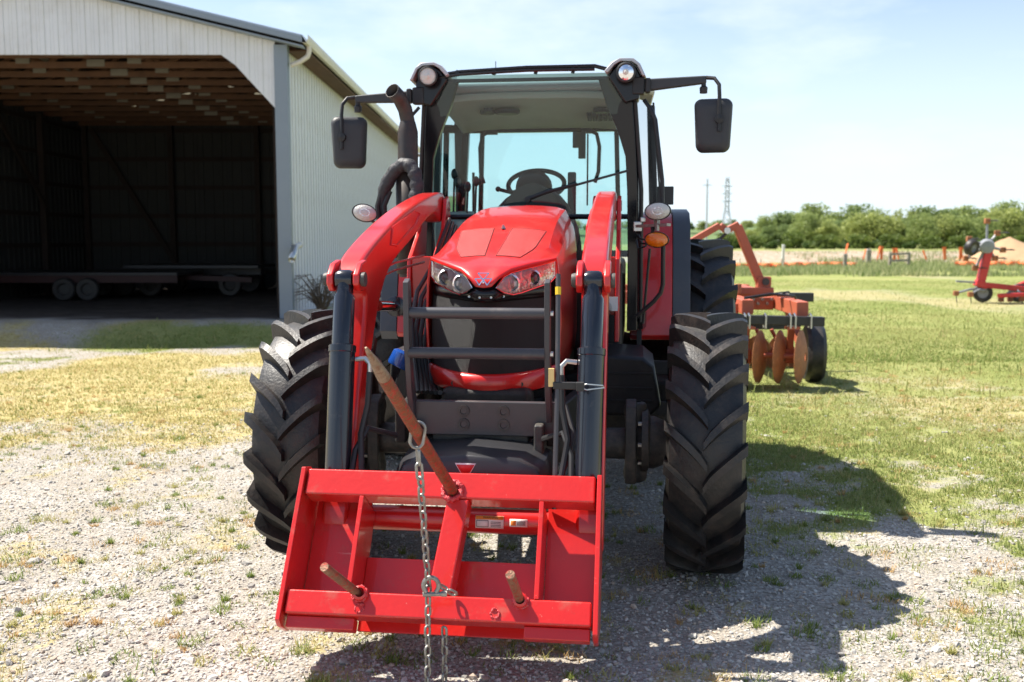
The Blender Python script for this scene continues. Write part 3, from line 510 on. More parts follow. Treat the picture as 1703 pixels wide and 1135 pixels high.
def net(u0, u1, v0, v1, d, lab):
    e = empty('safety_net', at((u0 + u1) / 2, v1, d)); m = MB(); b = e.location; nn = 24; rows = []
    for j in range(2): rows.append([tuple(at(u0 + (u1 - u0) * i / nn, (v1 if j == 0 else v0 + 2.2 * fbm(i * .37, j, 1., 3)), d + .35 * math.sin(i * 1.3)) - b) for i in range(nn + 1)])
    m.grid(rows); m.build('mesh', M['orange_net'], e, solid=.01)
    for i in range(0, nn + 1, 8): p = Vector(rows[0][i]); MB().bar(p + Vector((0, .05, -.1)), p + Vector((0, .05, .55)), .04, .04).build('stake', M['weathered'], e)
    tag(e, lab, 'safety net')
net(1196, 1300, 437, 446, 59, 'orange plastic safety net left of the white post'); net(1304, 1425, 435, 446, 60, 'orange plastic safety net right of the white post'); net(1588, 1712, 434, 444, 62, 'orange plastic safety net at the foot of the earth mound')
def post(name, u, v0, v1, d, w, mt, lab, cat, grp=None):
    a, b = at(u, v1, d), at(u, v0, d); e = empty(name, (b.x, b.y, 0)); h = b.z
    MB().bar((0, 0, -.1), (0, 0, h), w, w * .8).build('shaft', M[mt], e, bevel=w * .1); MB().bar((0, 0, h + .001), (0, 0, h + w * .4), w * 1.1, w * .9, w2=w * .6, h2=w * .5).build('cap', M[mt], e); tag(e, lab, cat, grp)
post('fence_post', 1303, 409, 440, 62, .16, 'whitepost', 'slim white post standing behind the disc harrow', 'post')
post('fence_post', 1406, 424, 449, 56, .2, 'weathered', 'dark weathered post with weeds at its foot', 'post')
post('fence_post', 1445, 417, 440, 66, .3, 'weathered', 'broad pale wooden post left of the rail fence', 'post')
fe = tag(empty('rail_fence', at(1480, 441, 58)), 'short weathered two rail fence at the field edge', 'fence'); b = fe.location
for uu_ in (1480, 1511): p = at(uu_, 441, 58) - b; MB().bar(p, p + Vector((0, 0, .72)), .16, .14).build('post', M['weathered'], fe)
for v in (423, 434): MB().bar(at(1480, v, 57.85) - b, at(1511, v - 1, 57.85) - b, .06, .12).build('rail', M['weathered'], fe)
for i, (u, v0, v1) in enumerate(((1404, 405, 424), (1436, 415, 425), (1459, 410, 430), (1466, 410, 430), (1488, 413, 424), (1495, 413, 424), (1541, 417, 425), (1572, 411, 424), (1597, 411, 430), (1602, 415, 430))):
    d = 68; a, b = at(u, v1, d), at(u, v0, d); e = empty('marker_stake', (a.x, a.y, 0)); dz = rnd.uniform(-.25, .25)
    MB().bar((0, 0, .3), (dz, 0, b.z), .16, .05, w2=.24).build('flag_board', M['orange_net'], e); MB().bar((0, .03, -.1), (0, .03, .5), .06, .05).build('stake', M['weathered'], e)
    tag(e, '%s orange marker stake from the left along the earth bank' % ORD[i], 'marker stake', 'orange marker stakes on the earth bank')
e = tag(empty('utility_pole', ((1173 - 851.5) / 1656 * 158, 158, 0)), 'tall grey utility pole left of the lattice tower', 'utility pole')
MB().tube([(0, 0, -.2), (0, 0, 11.2)], [.17, .11], 8).build('shaft', M['galv'], e); MB().bar((-.7, 0, 10.2), (.7, 0, 10.2), .1, .1).build('crossarm', M['galv'], e)
e = tag(empty('lattice_tower', ((1206 - 851.5) / 1656 * 400, 400, 0)), 'steel lattice transmission tower standing behind the wood', 'tower')
def tw(z): return 3.4 - 2.7 * min(z / 14, 1) ** .8 if z < 14 else .72 - .3 * max(0, (z - 23) / 4)
zl = [0, 4, 8, 11, 14, 16, 18, 20, 22, 24, 26.5]
for sx, sy in ((-1, -1), (1, -1), (1, 1), (-1, 1)): MB().tube([(sx * tw(z), sy * tw(z), z) for z in zl], .13, 5).build('leg', M['galv'], e)
m = MB()
for a, b in zip(zl[:-1], zl[1:]):
    wa, wb = tw(a), tw(b)
    for (x0, y0), (x1, y1) in (((-1, -1), (1, -1)), ((1, -1), (1, 1)), ((1, 1), (-1, 1)), ((-1, 1), (-1, -1))): m.tube([(x0 * wa, y0 * wa, a), (x1 * wb, y1 * wb, b)], .07, 4); m.tube([(x1 * wa, y1 * wa, a), (x0 * wb, y0 * wb, b)], .07, 4)
m.build('bracing', M['galv'], e)
for z in (17, 20, 23): MB().bar((-2.0, 0, z), (2.0, 0, z), .2, .25).build('crossarm', M['galv'], e)
# tall weeds at the field edge
BZ_ = lambda y: .85 * np.interp(y, [70, 74, 80, 96, 112], [0, .1, .3, .52, .3])
def weeds(n, y0, y1):
    y = y0 + (y1 - y0) * RNG.random(n); uu_ = 1195 + 560 * RNG.random(n); x = (uu_ - 851.5) / 1656 * y; k = fbm(x, y, .25, 44) > .57 - .2 * sstep(1300, 1560, uu_ + 90 * (fbm(x, y, .12, 46) - .5)); x, y = x[k], y[k]; n = len(x); a = RNG.random(n) * 6.283; h = .08 + .3 * RNG.random(n) ** 1.5 * (.6 + fbm(x, y, .4, 45)); w = .018 + .02 * RNG.random(n)
    V = np.stack([np.stack([x - np.cos(a) * w, y - np.sin(a) * w, BZ_(y)], 1), np.stack([x + np.cos(a) * w, y + np.sin(a) * w, BZ_(y)], 1), np.stack([x + .3 * h * np.sin(a), y + .2 * h * np.cos(a), h + BZ_(y)], 1)], 1).reshape(-1, 3); t = RNG.random(n)[:, None]
    C = np.array([.17, .24, .07]) * (1 - t) + np.array([.45, .45, .24]) * t; return V, np.arange(n * 3).reshape(-1, 3), np.repeat(C, 3, 0)
V, F, C = join([weeds(16000, 44, 62), weeds(8000, 62, 74), weeds(9000, 74, 98)]); tag(inst('tall_grass', np_mesh('tall_grass', V, F, M['grass'], C)), 'pale uncut tall grass and weeds along the field edge', 'tall grass', kind='stuff')

# ================================================================== tractor
YAW = R(7.0)
T = tag(empty('tractor', (-.0453, 4.9251, 0), -YAW), 'red farm tractor with front loader and glass cab on the gravel', 'tractor')
LO = -.027                                     # the loader sits a touch off the centre line
fx = [0, .035, .065, .11, .19, .285]
fy = [-.64, -.637, -.62, -.565, -.485, -.35]
fcurve = lambda x: float(np.interp(abs(x), fx, fy))
# ---- hood
KX = [0, .035, .065, .11, .19, .245, .292]
ROWS = [  # (y, z) at KX
 ([-.64, -.637, -.62, -.565, -.485, -.42, -.345], [1.395, 1.400, 1.432, 1.462, 1.484, 1.497, 1.512]),
 ([-.632, -.63, -.612, -.556, -.474, -.405, -.33], [1.425, 1.428, 1.452, 1.480, 1.502, 1.514, 1.524]),
 ([-.56, -.56, -.55, -.50, -.42, -.35, -.26], [1.482, 1.483, 1.488, 1.502, 1.520, 1.527, 1.528]),
 ([-.40, -.40, -.395, -.37, -.31, -.25, -.15], [1.537, 1.537, 1.538, 1.541, 1.548, 1.552, 1.542]),
 ([-.17, -.17, -.17, -.16, -.13, -.1, -.04], [1.602, 1.602, 1.602, 1.602, 1.602, 1.600, 1.565]),
 ([.05, .05, .05, .05, .06, .08, .12], [1.664, 1.664, 1.663, 1.661, 1.656, 1.648, 1.595]),
 ([.4, .4, .4, .4, .4, .4, .42], [1.734, 1.734, 1.733, 1.731, 1.726, 1.712, 1.632]),
 ([.92, .92, .92, .92, .92, .92, .92], [1.802, 1.802, 1.801, 1.799, 1.792, 1.776, 1.68])]
def cat(P, t):
    n = len(P) - 1; i = min(int(t), n - 1); f = t - i; p = [np.array(P[min(max(i + k, 0), n)], float) for k in (-1, 0, 1, 2)]
    return .5 * ((2 * p[1]) + (-p[0] + p[2]) * f + (2 * p[0] - 5 * p[1] + 4 * p[2] - p[3]) * f * f + (-p[0] + 3 * p[1] - 3 * p[2] + p[3]) * f ** 3)
RY_ = [r[0] for r in ROWS]; RZ_ = [r[1] for r in ROWS]
def hood_pt(x, t, off=0):
    return (x, float(np.interp(abs(x), KX, cat(RY_, t))), float(np.interp(abs(x), KX, cat(RZ_, t))) + off)
cx = sorted(set([-k for k in KX] + KX + [.15, -.15, .02, -.02, .088, -.088, .218, -.218, .27, -.27])); rows = []
for i in range(36):
    t = 7 * i / 35; top = [hood_pt(x, t) for x in cx]; a, b = top[0], top[-1]
    def side(p, s):
        y, z = p[1], p[2]; return [(s * .302, y, z - .045), (s * .310, y, z - .12), (s * .316, y, z - .28), (s * .312, y, 1.08), (s * .300, y, .965)]
    rows.append(side(a, -1)[::-1] + top + side(b, 1))
hood = MB().grid(rows).build('hood', M['red'], T, solid=.012, sharp=28)
def tfor(x, y):
    lo, hi = 0., 7.
    for _ in range(30):
        mid = (lo + hi) / 2
        if hood_pt(x, mid)[1] < y: lo = mid
        else: hi = mid
    return lo
for s in (-1, 1):       # textured intake panels let into the hood
    m = MB(); rws = []
    for j in range(11):
        f = j / 10; y0 = -.425 + .45 * f; xi = .026 + .020 * f; xo = float(np.interp(f, [0, .35, 1], [.135, .185, .212])); rws.append([hood_pt(s * (xi + (xo - xi) * q / 6), tfor(s * (xi + (xo - xi) * q / 6), y0), .0022) for q in range(7)])
    m.grid(rws).build('intake_panel', M['red_mesh'], hood)
    ring = rws[0] + [r[-1] for r in rws[1:]] + rws[-1][::-1][1:] + [r[0] for r in rws[::-1][1:-1]]
    MB().tube([(p[0], p[1], p[2] - .0005) for p in ring], .0017, 6, closed=True).build('panel_seam', M['seam'], hood)
p = hood_pt(0, tfor(0, .02)); MB().loft([[(0 + .012 * c, p[1] + .03 * s_, p[2] + .0) for c, s_ in ((1, 0), (0, 1), (-1, 0), (0, -1))], [(.003 * c, p[1] + .012 * s_, p[2] + .02) for c, s_ in ((1, 0), (0, 1), (-1, 0), (0, -1))]]).build('hood_ornament', M['steel'], hood)
# badge: three interlocked triangles
def tri_outline(cx_, cz_, w, h, r, fn): return [fn(cx_ - w, cz_ + h), fn(cx_ + w, cz_ + h), fn(cx_, cz_ - h)]
def badge(parent, fn, sc, mt, r):
    for (a, b, w, h) in ((0, .014, .021, .013), (-.015, -.006, .017, .012), (.015, -.006, .017, .012)):
        P = [Vector(q) for q in tri_outline(a * sc, b * sc, w * sc, h * sc, r, fn)]; m = MB()
        for i in range(3): m.bar(P[i], P[(i + 1) % 3], r * 2, r * 1.4, up=(0, -1, .3))
        m.build('emblem_triangle', mt, parent)
    P = [fn(-.006 * sc, -.001 * sc), fn(.006 * sc, -.001 * sc), fn(0, -.016 * sc)]; MB().add(P, [(0, 1, 2)]).build('emblem_fill', mt, parent, solid=.002)
badge(hood, lambda a, b: (a, -.652 + .22 * (b + .035) + .12 * abs(a) , 1.428 + b), 1.15, M['chrome'], .0022)
# ---- grille and nose
bc = lambda x: -.585 + .22 * (abs(x) / .29) ** 2.2
rows = []
for i in range(15):
    z = .965 + (1.455 - .965) * i / 14; rows.append([(x, (bc(x) + .02) * (1 - i / 14) + (fcurve(x) + .055) * i / 14 - .02 * math.sin(math.pi * i / 14) + (.03 if i == 14 else 0), z) for x in np.linspace(-.288, .288, 25)])
gm_ = mat('grille_mesh', (.014, .014, .015), .5, bump=1., bs=650, var=.3, vs_=4)
gr = MB().grid(rows).build('grille', gm_, T, solid=.01)
MB().grid([[(x, fcurve(x) + .03, 1.335 + .03 * abs(x) / .28 - .02), ] and [(x, fcurve(x) + .028 - j * .004, 1.33 + .055 * j / 2 + .05 * abs(x)) for x in np.linspace(-.283, .283, 23)] for j in range(3)]).build('nose_trim', M['black_gloss'], gr, solid=.012)
for x in (-.07, -.02, .03, .08): MB().lathe([(.0, -.004), (.005, -.003), (.006, .004)], (x, fcurve(x) + .02, 1.352 + .05 * abs(x)), (0, -1, 0), 8).build('screw', M['steel'], gr)
rows = []
for j, (z, o_) in enumerate(((.918, .035), (.926, .0), (.955, -.012), (.985, -.012), (1.004, -.002), (1.012, .012), (1.014, .06))): rows.append([(x * 1.04, bc(x) + .0 + o_, z + .022 * (abs(x) / .29) ** 2.5) for x in np.linspace(-.29, .29, 25)])
bp = MB().grid(rows).build('bumper', M['red'], T, solid=.012)
for s in (-1, 1): MB().lathe([(.001, 0), (.012, 0), (.013, -.006)], (s * .15, bc(.15) - .013, .965), (0, -1, 0), 12).build('tow_hole', M['ink'], bp)
MB().grid([[(x, bc(x) + .03 + o_, z) for x in np.linspace(-.27, .27, 17)] for z, o_ in ((.87, .12), (.885, .03), (.925, .0), (.93, .04))]).build('bumper_lip', M['black'], bp, solid=.01)
# ---- headlights
HO = [(.286, 1.507), (.24, 1.492), (.19, 1.479), (.11, 1.457), (.082, 1.44), (.054, 1.395), (.082, 1.375), (.118, 1.363), (.152, 1.370), (.2, 1.387), (.262, 1.407), (.288, 1.435)]
for s in (-1, 1):
    h = empty('headlight', parent=T); c0 = (.17, 1.425)
    ring = lambda k, dy: [(s * (c0[0] + (x - c0[0]) * k), fcurve(c0[0] + (x - c0[0]) * k) + dy, c0[1] + (z - c0[1]) * k) for x, z in HO]
    MB().loft([ring(1, .02), ring(.98, .002), ring(.8, -.006), ring(.45, -.010), ring(.1, -.011)], False).build('lens_cover', M['lens'], h)
    MB().loft([ring(1.0, .008), ring(.97, .022), ring(.8, .034), ring(.3, .038)], True).build('reflector', M['reflector'], h)
    MB().tube(ring(1.01, .008), .0045, 6, closed=True).build('bezel', M['chrome'], h)
    for x, z, r in ((.108, 1.411, .034), (.196, 1.432, .031)):
        y = fcurve(x) + .016; MB().lathe([(r * 1.2, .02), (r * 1.25, -.004), (r * 1.05, -.012), (r * .95, .0), (r * .8, .02)], (s * x, y, z), (0, 1, 0), 20).build('lamp_ring', M['reflector'], h)
        MB().lathe([(r * .95, .0), (r * .85, -.008), (r * .55, -.018), (r * .01, -.022)], (s * x, y + .008, z), (0, 1, 0), 20).build('projector', M['projector'] if x > .15 else M['lampglass'], h)
# ---- engine, chassis, front axle
MB().box((0, .45, 1.15), (.46, 1.4, .5)).box((0, .2, .8), (.4, 1.6, .3)).box((0, 1.2, .75), (.5, 1.4, .5)).build('engine', M['engine'], T, bevel=.03)
for s in (-1, 1): MB().box((s * .26, .0, .74), (.04, 1.7, .2)).build('chassis_rail', M['castgrey'], T, bevel=.01)
ax = MB().lathe([(.07, -.8), (.08, -.72), (.075, -.45), (.11, -.25), (.13, 0), (.11, .25), (.075, .45), (.08, .72), (.07, .8)], (0, 0, .60), (1, 0, 0), 20).box((0, -.02, .64), (.34, .3, .22)).build('front_axle', M['castgrey'], T, bevel=.01)
MB().tube([(-.68, .2, .62), (.68, .2, .62)], .018, 8).build('tie_rod', M['castgrey'], ax)
for s in (-1, 1):
    MB().lathe([(.02, -.02), (.10, -.02), (.13, .02), (.13, .07), (.11, .12), (.09, .14)], (s * .68, 0, .61), (s, 0, 0), 20).lathe([(.03, -.2), (.055, -.19), (.06, -.15), (.05, -.1), (.05, .1), (.06, .15), (.055, .19), (.03, .2)], (s * .66, 0, .61), (0, .05, 1), 14).build('steering_knuckle', M['castgrey'], ax, bevel=.012)
    MB().lathe([(.04, .0), (.155, .0), (.155, .03), (.1, .05)], (s * .69, 0, .62), (s, 0, 0), 20).build('hub_drum', M['castgrey'], ax)
    MB().prism([(-.02, .83), (-.10, .80), (-.13, .70), (-.135, .52), (-.10, .42), (-.02, .40), (-.02, .44), (-.07, .46), (-.09, .55), (-.09, .68), (-.06, .77), (-.02, .79)], s * .61, s * .665).build('kingpin_yoke', M['castgrey'], ax, bevel=.008)
    for k in range(8): MB().lathe([(.001, .018), (.011, .018), (.011, 0)], (s * .69, .135 * math.cos(k * .785), .62 + .135 * math.sin(k * .785)), (-s, 0, 0), 6).build('flange_bolt', M['zinc'], ax)
# ---- wheels
def ag_tyre(Ro, w, lugs, lh, rim):
    m = MB(); rc = Ro - lh; hw = w / 2
    prof = [(rim, -hw * .80), (rim + .03, -hw * .9), (rim + (rc - rim) * .45, -hw * .99), (rc - .075, -hw * .97), (rc - .03, -hw * .88), (rc - .008, -hw * .6), (rc, 0), (rc - .008, hw * .6), (rc - .03, hw * .88), (rc - .075, hw * .97), (rim + (rc - rim) * .45, hw * .99), (rim + .03, hw * .9), (rim, hw * .80)]
    m.lathe(prof, n=72)
    nst = 8
    for k in range(lugs * 2):
        s = 1 if k % 2 else -1; ph = math.pi * k / lugs * 1.0
        R0, R1 = [], []; rings = []
        for j in range(nst + 1):
            t = j / nst; xx = s * hw * (-.05 + 1.06 * min(t / .86, 1)); ftop = Ro - .012 * max(0, abs(xx) / hw - .5) ** 2 * 4
            fb = float(np.interp(abs(xx) / hw, [0, .6, .88, 1.0], [rc, rc - .008, rc - .03, rc - .07])) - .008
            if t > .86: q = (t - .86) / .14; ftop = Ro - .012 - q * .10; fb = rc - .07 - q * .08; xx = s * hw * (1.012 - .02 * q)
            dphi = (.30 * min(t / .86, 1) ** .8) * (.625 / Ro)
            wt = (.0205 if t > .1 else .016) / Ro; wb = wt * 1.7
            if t > .86: wt *= 1.15
            c = ph + dphi; P = lambda r, a, x_=xx: (x_, -r * math.cos(a), r * math.sin(a))
            rings.append([P(fb, c - wb), P(ftop, c - wt), P(ftop, c + wt), P(fb, c + wb)])
        m.loft(rings)
    return m
def wheel(parent, loc, Ro, w, lugs, lh, rim, rz, name, side):
    e = empty(name, loc, rz, parent); a = ag_tyre(Ro, w, lugs, lh, rim); a.build('tyre', M['rubber'], e, sharp=30); s = side
    MB().lathe([(rim + .012, -w * .42), (rim - .01, -w * .40), (rim - .03, -w * .2), (rim - .03, w * .2), (rim - .01, w * .40), (rim + .012, w * .42)], n=48).lathe([(rim - .02, s * .02), (rim * .7, s * .03), (rim * .55, -s * .04), (.12, -s * .05), (.001, -s * .05)], n=48).build('rim', M['rim'], e)
    b = MB()
    for k in range(8): b.lathe([(.0, .03), (.014, .03), (.014, 0)], (-s * .05, .17 * math.cos(k * .785), .17 * math.sin(k * .785)), (-s, 0, 0), 6)
    b.build('wheel_bolts', M['steel'], e)
wheel(T, (1.005, 0, .622), .63, .355, 20, .043, .33, -R(4.5), 'front_wheel', -1)
wheel(T, (-.935, 0, .622), .63, .355, 20, .043, .33, 0, 'front_wheel', 1)
wheel(T, (1.10, 2.42, .80), .81, .44, 21, .05, .45, 0, 'rear_wheel', -1)
wheel(T, (-1.10, 2.42, .80), .81, .44, 21, .05, .45, 0, 'rear_wheel', 1)
MB().lathe([(.11, -1.0), (.13, -.6), (.2, -.35), (.25, 0), (.2, .35), (.13, .6), (.11, 1.0)], (0, 2.42, .8), (1, 0, 0), 20).box((0, 2.2, .85), (.6, .9, .6)).build('rear_axle', M['engine'], T, bevel=.02)
# ---- fenders
for s in (-1, 1):
    out = [(1.42, 1.0), (1.47, 1.3), (1.53, 1.56), (1.60, 1.70), (1.72, 1.765), (2.1, 1.80), (2.6, 1.78), (2.95, 1.65), (3.2, 1.4)]
    inn = [(y + .03 * (1 if i < 4 else 0), z - .03) for i, (y, z) in enumerate(out)][::-1]
    f = MB().prism(out + inn, s * .62, s * .885).build('fender', M['red'], T, bevel=.008)
    MB().prism([(y, z + .012) for y, z in out] + [(y + .05, z - .045) for y, z in out][::-1], s * .886, s * .995).build('fender_extension', M['fender'], f, bevel=.015, seg=3)
    MB().prism([(1.5, 1.02), (1.6, 1.66), (3.1, 1.45), (3.1, 1.0)], s * .60, s * .625).build('fender_skirt', M['red'], f)
# ---- cab
cab = empty('cab', parent=T)
MB().box((0, 1.95, 1.2), (1.16, 1.5, .55)).build('cab_floor', M['black'], cab, bevel=.04)
for s in (-1, 1):
    P = [(s * .665, 1.26, 1.05), (s * .663, 1.25, 1.5), (s * .655, 1.22, 1.9), (s * .645, 1.20, 2.1), (s * .635, 1.18, 2.25), (s * .622, 1.16, 2.4), (s * .605, 1.14, 2.56)]
    rings = []
    for (x, y, z), wd in zip(P, (.06, .06, .06, .062, .10, .155, .19)): rings.append([(x, y - .01, z), (x - s * wd, y - .025, z), (x - s * wd, y + .03, z), (x + s * .01, y + .075, z), (x + s * .012, y + .02, z)])
    MB().loft(rings).build('front_pillar', M['black_gloss'], cab, bevel=.006)
    MB().tube([(s * .685, 1.26, 1.1), (s * .68, 1.235, 1.9), (s * .63, 1.16, 2.5)], .013, 8).build('pillar_seal', M['hose'], cab)
    MB().bar((s * .80, 2.15, 1.15), (s * .74, 2.15, 2.52), .06, .07, up=(0, 1, 0)).build('door_pillar', M['black_gloss'], cab, bevel=.01)
    MB().bar((s * .70, 2.68, 1.3), (s * .62, 2.62, 2.5), .06, .07, up=(0, 1, 0)).build('rear_pillar', M['black_gloss'], cab, bevel=.01)
    MB().grid([[(s * (.672 + .125 * t) - s * .055 * (z - 1.1) / 1.4, 1.29 + .83 * t, z) for t in (0, .5, 1)] for z in (1.12, 1.6, 2.1, 2.5)]).build('door_glass', M['sg'], cab)
    MB().grid([[(s * (.795 - .10 * t) - s * .055 * (z - 1.1) / 1.4, 2.18 + .48 * t, z) for t in (0, .5, 1)] for z in (1.5, 2.0, 2.5)]).build('quarter_glass', M['sg'], cab)
    MB().bar((s * .675, 1.28, 1.1), (s * .80, 2.15, 1.12), .05, .09).build('door_sill', M['black_gloss'], cab)
ws = MB().grid([[(x, 1.235 - .055 * (1 - (x / .62) ** 2) - .10 * max(0, (z - 1.8)) / .75, z) for x in np.linspace(-.62 + .05 * (z - 1.4), .62 - .05 * (z - 1.4), 15)] for z in np.linspace(1.40, 2.575, 10)]).build('windscreen', M['ws'], cab)
MB().tube([(x, 1.225 - .055 * (1 - (x / .62) ** 2), 1.742) for x in np.linspace(-.6, .6, 13)], .016, 8).build('screen_rail', M['black_gloss'], cab)
MB().grid([[(x, 1.30 - .02 * (1 - (x / .62) ** 2), z) for x in np.linspace(-.58, .58, 9)] for z in (1.05, 1.45)]).build('bulkhead', M['black'], cab, solid=.02)
rw = MB().grid([[(x, 2.66 - .03 * (z - 1.5), z) for x in (-.62, 0, .62)] for z in (1.5, 2.0, 2.42)]).build('rear_window', M['sg'], cab)
MB().bar((-.64, 2.66, 1.5), (.64, 2.66, 1.5), .05, .05).bar((-.62, 2.63, 2.43), (.62, 2.63, 2.43), .05, .06).bar((-.53, 2.66, 1.5), (-.5, 2.63, 2.42), .035, .035).bar((.53, 2.66, 1.5), (.5, 2.63, 2.42), .035, .035).build('rear_frame', M['black_gloss'], cab, bevel=.006)
for s in (-1, 1): MB().tube([(s * .36 - .06, 2.5, 2.40), (s * .42 - .06, 2.5, 2.37), (s * .44 - .06, 2.5, 2.28), (s * .435 - .06, 2.5, 2.1), (s * .41 - .06, 2.49, 2.02)], .014, 8).box((s * .35 - .06, 2.5, 2.41), (.08, .05, .07)).build('rear_handle', M['dash'], cab)
MB().tube([(.30, 2.4, 2.36), (.30, 2.4, 1.85)], .007, 6).box((.25, 2.2, 2.30), (.09, .05, .11)).box((.27, 2.2, 2.21), (.05, .05, .08)).build('monitor_mount', M['ink'], cab, bevel=.008)
MB().tube([(-.55, 2.5, 2.1), (-.55, 2.5, 1.8)], .01, 6).build('grab_rod', M['ink'], cab)
# roof
ro = MB().loft([[(-.64, y0, z), (-.5, y0 - .03, z), (.5, y0 - .03, z), (.64, y0, z), (.76, 1.72, z), (.74, 2.7, z), (-.74, 2.7, z), (-.76, 1.72, z)] for y0, z in ((1.56, 2.53), (1.53, 2.545), (1.53, 2.575), (1.54, 2.60), (1.6, 2.625))]).build('roof', M['roofgrey'], T, bevel=.015)
MB().grid([[(x, y, z - .03 * (abs(x) / .6) ** 4) for x in np.linspace(-.6, .6, 13)] for y, z in ((1.50, 2.53), (1.52, 2.495), (1.7, 2.47), (2.1, 2.43), (2.36, 2.40), (2.44, 2.42), (2.46, 2.50))]).build('roof_liner', M['liner'], ro, solid=.015)
for x, y, r in ((-.20, 1.74, .085), (-.33, 1.74, .05), (-.31, 1.62, .03), (.42, 1.74, .06)): MB().lathe([(.001, -.006), (r * .85, -.006), (r, .004), (r, .02)], (x, y, 2.432), (0, 0, 1), 20).build('speaker', M['dash'], ro)
for i in range(5):
    for j in range(4): MB().box((.33 + i * .035, 1.9 + j * .05, 2.437 - j * .004), (.025, .03, .03)).build('vent_slot', M['dash'], ro)
MB().bar((-.5, 1.13, 2.55), (.5, 1.13, 2.55), .03, .018).build('header', M['dash'], ro)
MB().grid([[(x, y, z) for x in np.linspace(-.52, .52, 5)] for y, z in ((1.10, 2.578), (1.3, 2.60), (1.54, 2.605))]).build('roof_window', M['ws'], ro)
for s in (-1, 1): MB().bar((s * .56, 1.12, 2.575), (s * .58, 1.56, 2.585), .13, .03).build('roof_side_rail', M['black_gloss'], ro)
MB().tube([(-.60, 1.12, 2.575), (-.40, 1.10, 2.598), (0, 1.08, 2.612), (.40, 1.10, 2.616), (.47, 1.12, 2.60)], .012, 8).tube([(-.55, 1.10, 2.565), (-.40, 1.08, 2.58), (0, 1.06, 2.592), (.40, 1.08, 2.594)], .009, 8).build('roof_rail', M['black_gloss'], ro)
for x in (-.42, -.2, .05, .27): MB().bar((x, 1.09, 2.575), (x + .01, 1.09, 2.605), .02, .02).build('rail_clip', M['black_gloss'], ro)
MB().tube([(-.34, 2.2, 2.6), (-.34, 2.2, 2.85)], .003, 5).build('aerial', M['ink'], ro)
for s in (-1, 1):       # corner cap with its work lamp
    c = MB().loft([[(s * (.455 + dx), y, 2.575 + .0), (s * (.50 + dx), y, 2.625 + dz), (s * (.545 + dx), y, 2.648 + dz), (s * (.625 + dx), y, 2.645 + dz), (s * (.66 + dx), y, 2.615 + dz), (s * (.695 + dx), y, 2.545), (s * (.675 + dx), y, 2.545), (s * (.645 + dx), y, 2.605 + dz), (s * (.615 + dx), y, 2.625 + dz), (s * (.55 + dx), y, 2.63 + dz), (s * (.515 + dx), y, 2.61 + dz), (s * (.475 + dx), y, 2.565)] for dx, y, dz in ((0, 1.03, 0), (.005, 1.1, .008), (.02, 1.35, .012), (.03, 1.9, .005))]).build('corner_cap', M['roofgrey'], ro, bevel=.006)
    MB().loft([[(s * .475, y, 2.555), (s * .52, y, 2.61), (s * .55, y, 2.63), (s * .615, y, 2.622), (s * .645, y, 2.60), (s * .672, y, 2.545), (s * .66, y, 2.42), (s * .58, y, 2.40)] for y in (1.09, 1.25)]).build('lamp_housing', M['black_gloss'], c, bevel=.01)
    l_ = MB().lathe([(.001, .09), (.03, .09), (.05, .06), (.058, .0), (.058, -.012), (.05, -.016), (.048, -.004)], (s * .583, 1.03, 2.565), (s * .12, 1, .05), 24).build('roof_lamp', M['black'], c)
    MB().lathe([(.049, -.006), (.03, -.014), (.001, -.018)], (s * .583, 1.03, 2.565), (s * .12, 1, .05), 24).build('lamp_lens', M['chrome'] if s > 0 else M['lampglass'], l_)
    MB().lathe([(.018, -.018), (.001, -.026)], (s * .583, 1.03, 2.565), (s * .12, 1, .05), 12).build('bulb', M['lampglass'], l_)
# interior
hump = lambda w, h, y: [(w * math.cos(a), y, 1.45 + (h - 1.45) * math.sin(a) ** .8) for a in np.linspace(0, math.pi, 17)]
da = MB().loft([hump(.30, 1.90, 1.42), hump(.315, 1.93, 1.46), hump(.30, 1.955, 1.60), hump(.22, 1.93, 1.72)]).build('dashboard', M['dash'], cab, sharp=50)
MB().loft([hump(.24, 1.955, 1.40), hump(.235, 1.96, 1.43)]).build('dash_hood', M['ink'], cab, sharp=50)
MB().lathe([(.001, -.02), (.1, -.015), (.12, 0), (.12, .05)], (-.02, 1.70, 1.93), (0, .8, .45), 20).build('instrument_pod', M['dash'], cab)
sw = empty('steering_wheel', (-.015, 1.83, 1.972), 0, cab); sw.rotation_euler = (R(33), 0, 0)
MB().tube([(.188 * math.cos(a), .188 * math.sin(a), 0) for a in np.linspace(0, 2 * math.pi, 40)[:-1]], .016, 10, closed=True).build('wheel_ring', M['dash'], sw)
MB().lathe([(.001, .02), (.05, .015), (.06, -.02), (.03, -.06)], n=16, ax=(0, 0, 1)).build('wheel_hub', M['dash'], sw)
for a in (R(100), R(215), R(-35)): MB().bar((.04 * math.cos(a), .04 * math.sin(a), 0), (.185 * math.cos(a), .185 * math.sin(a), 0), .03, .012).build('spoke', M['dash'], sw)
MB().tube([(-.02, 1.84, 1.97), (0, 1.65, 1.7)], .035, 10).build('steering_column', M['dash'], cab)
MB().tube([(-.12, 1.66, 1.90), (-.24, 1.62, 1.93)], .012, 8).ball((-.245, 1.62, 1.932), .018).build('shuttle_lever', M['ink'], cab)
MB().box((.235, 1.65, 1.89), (.055, .03, .3)).build('pillar_monitor', M['dash'], cab, bevel=.01)
MB().loft([[(x - w, y, z), (x + w, y, z), (x + w, y + .55, z + .02), (x - w, y + .55, z + .02)] for x, y, w, z in ((-.53, 1.4, .09, 1.35), (-.53, 1.4, .1, 1.70), (-.53, 1.44, .075, 1.78))]).build('side_console', M['beige'], cab, bevel=.015)
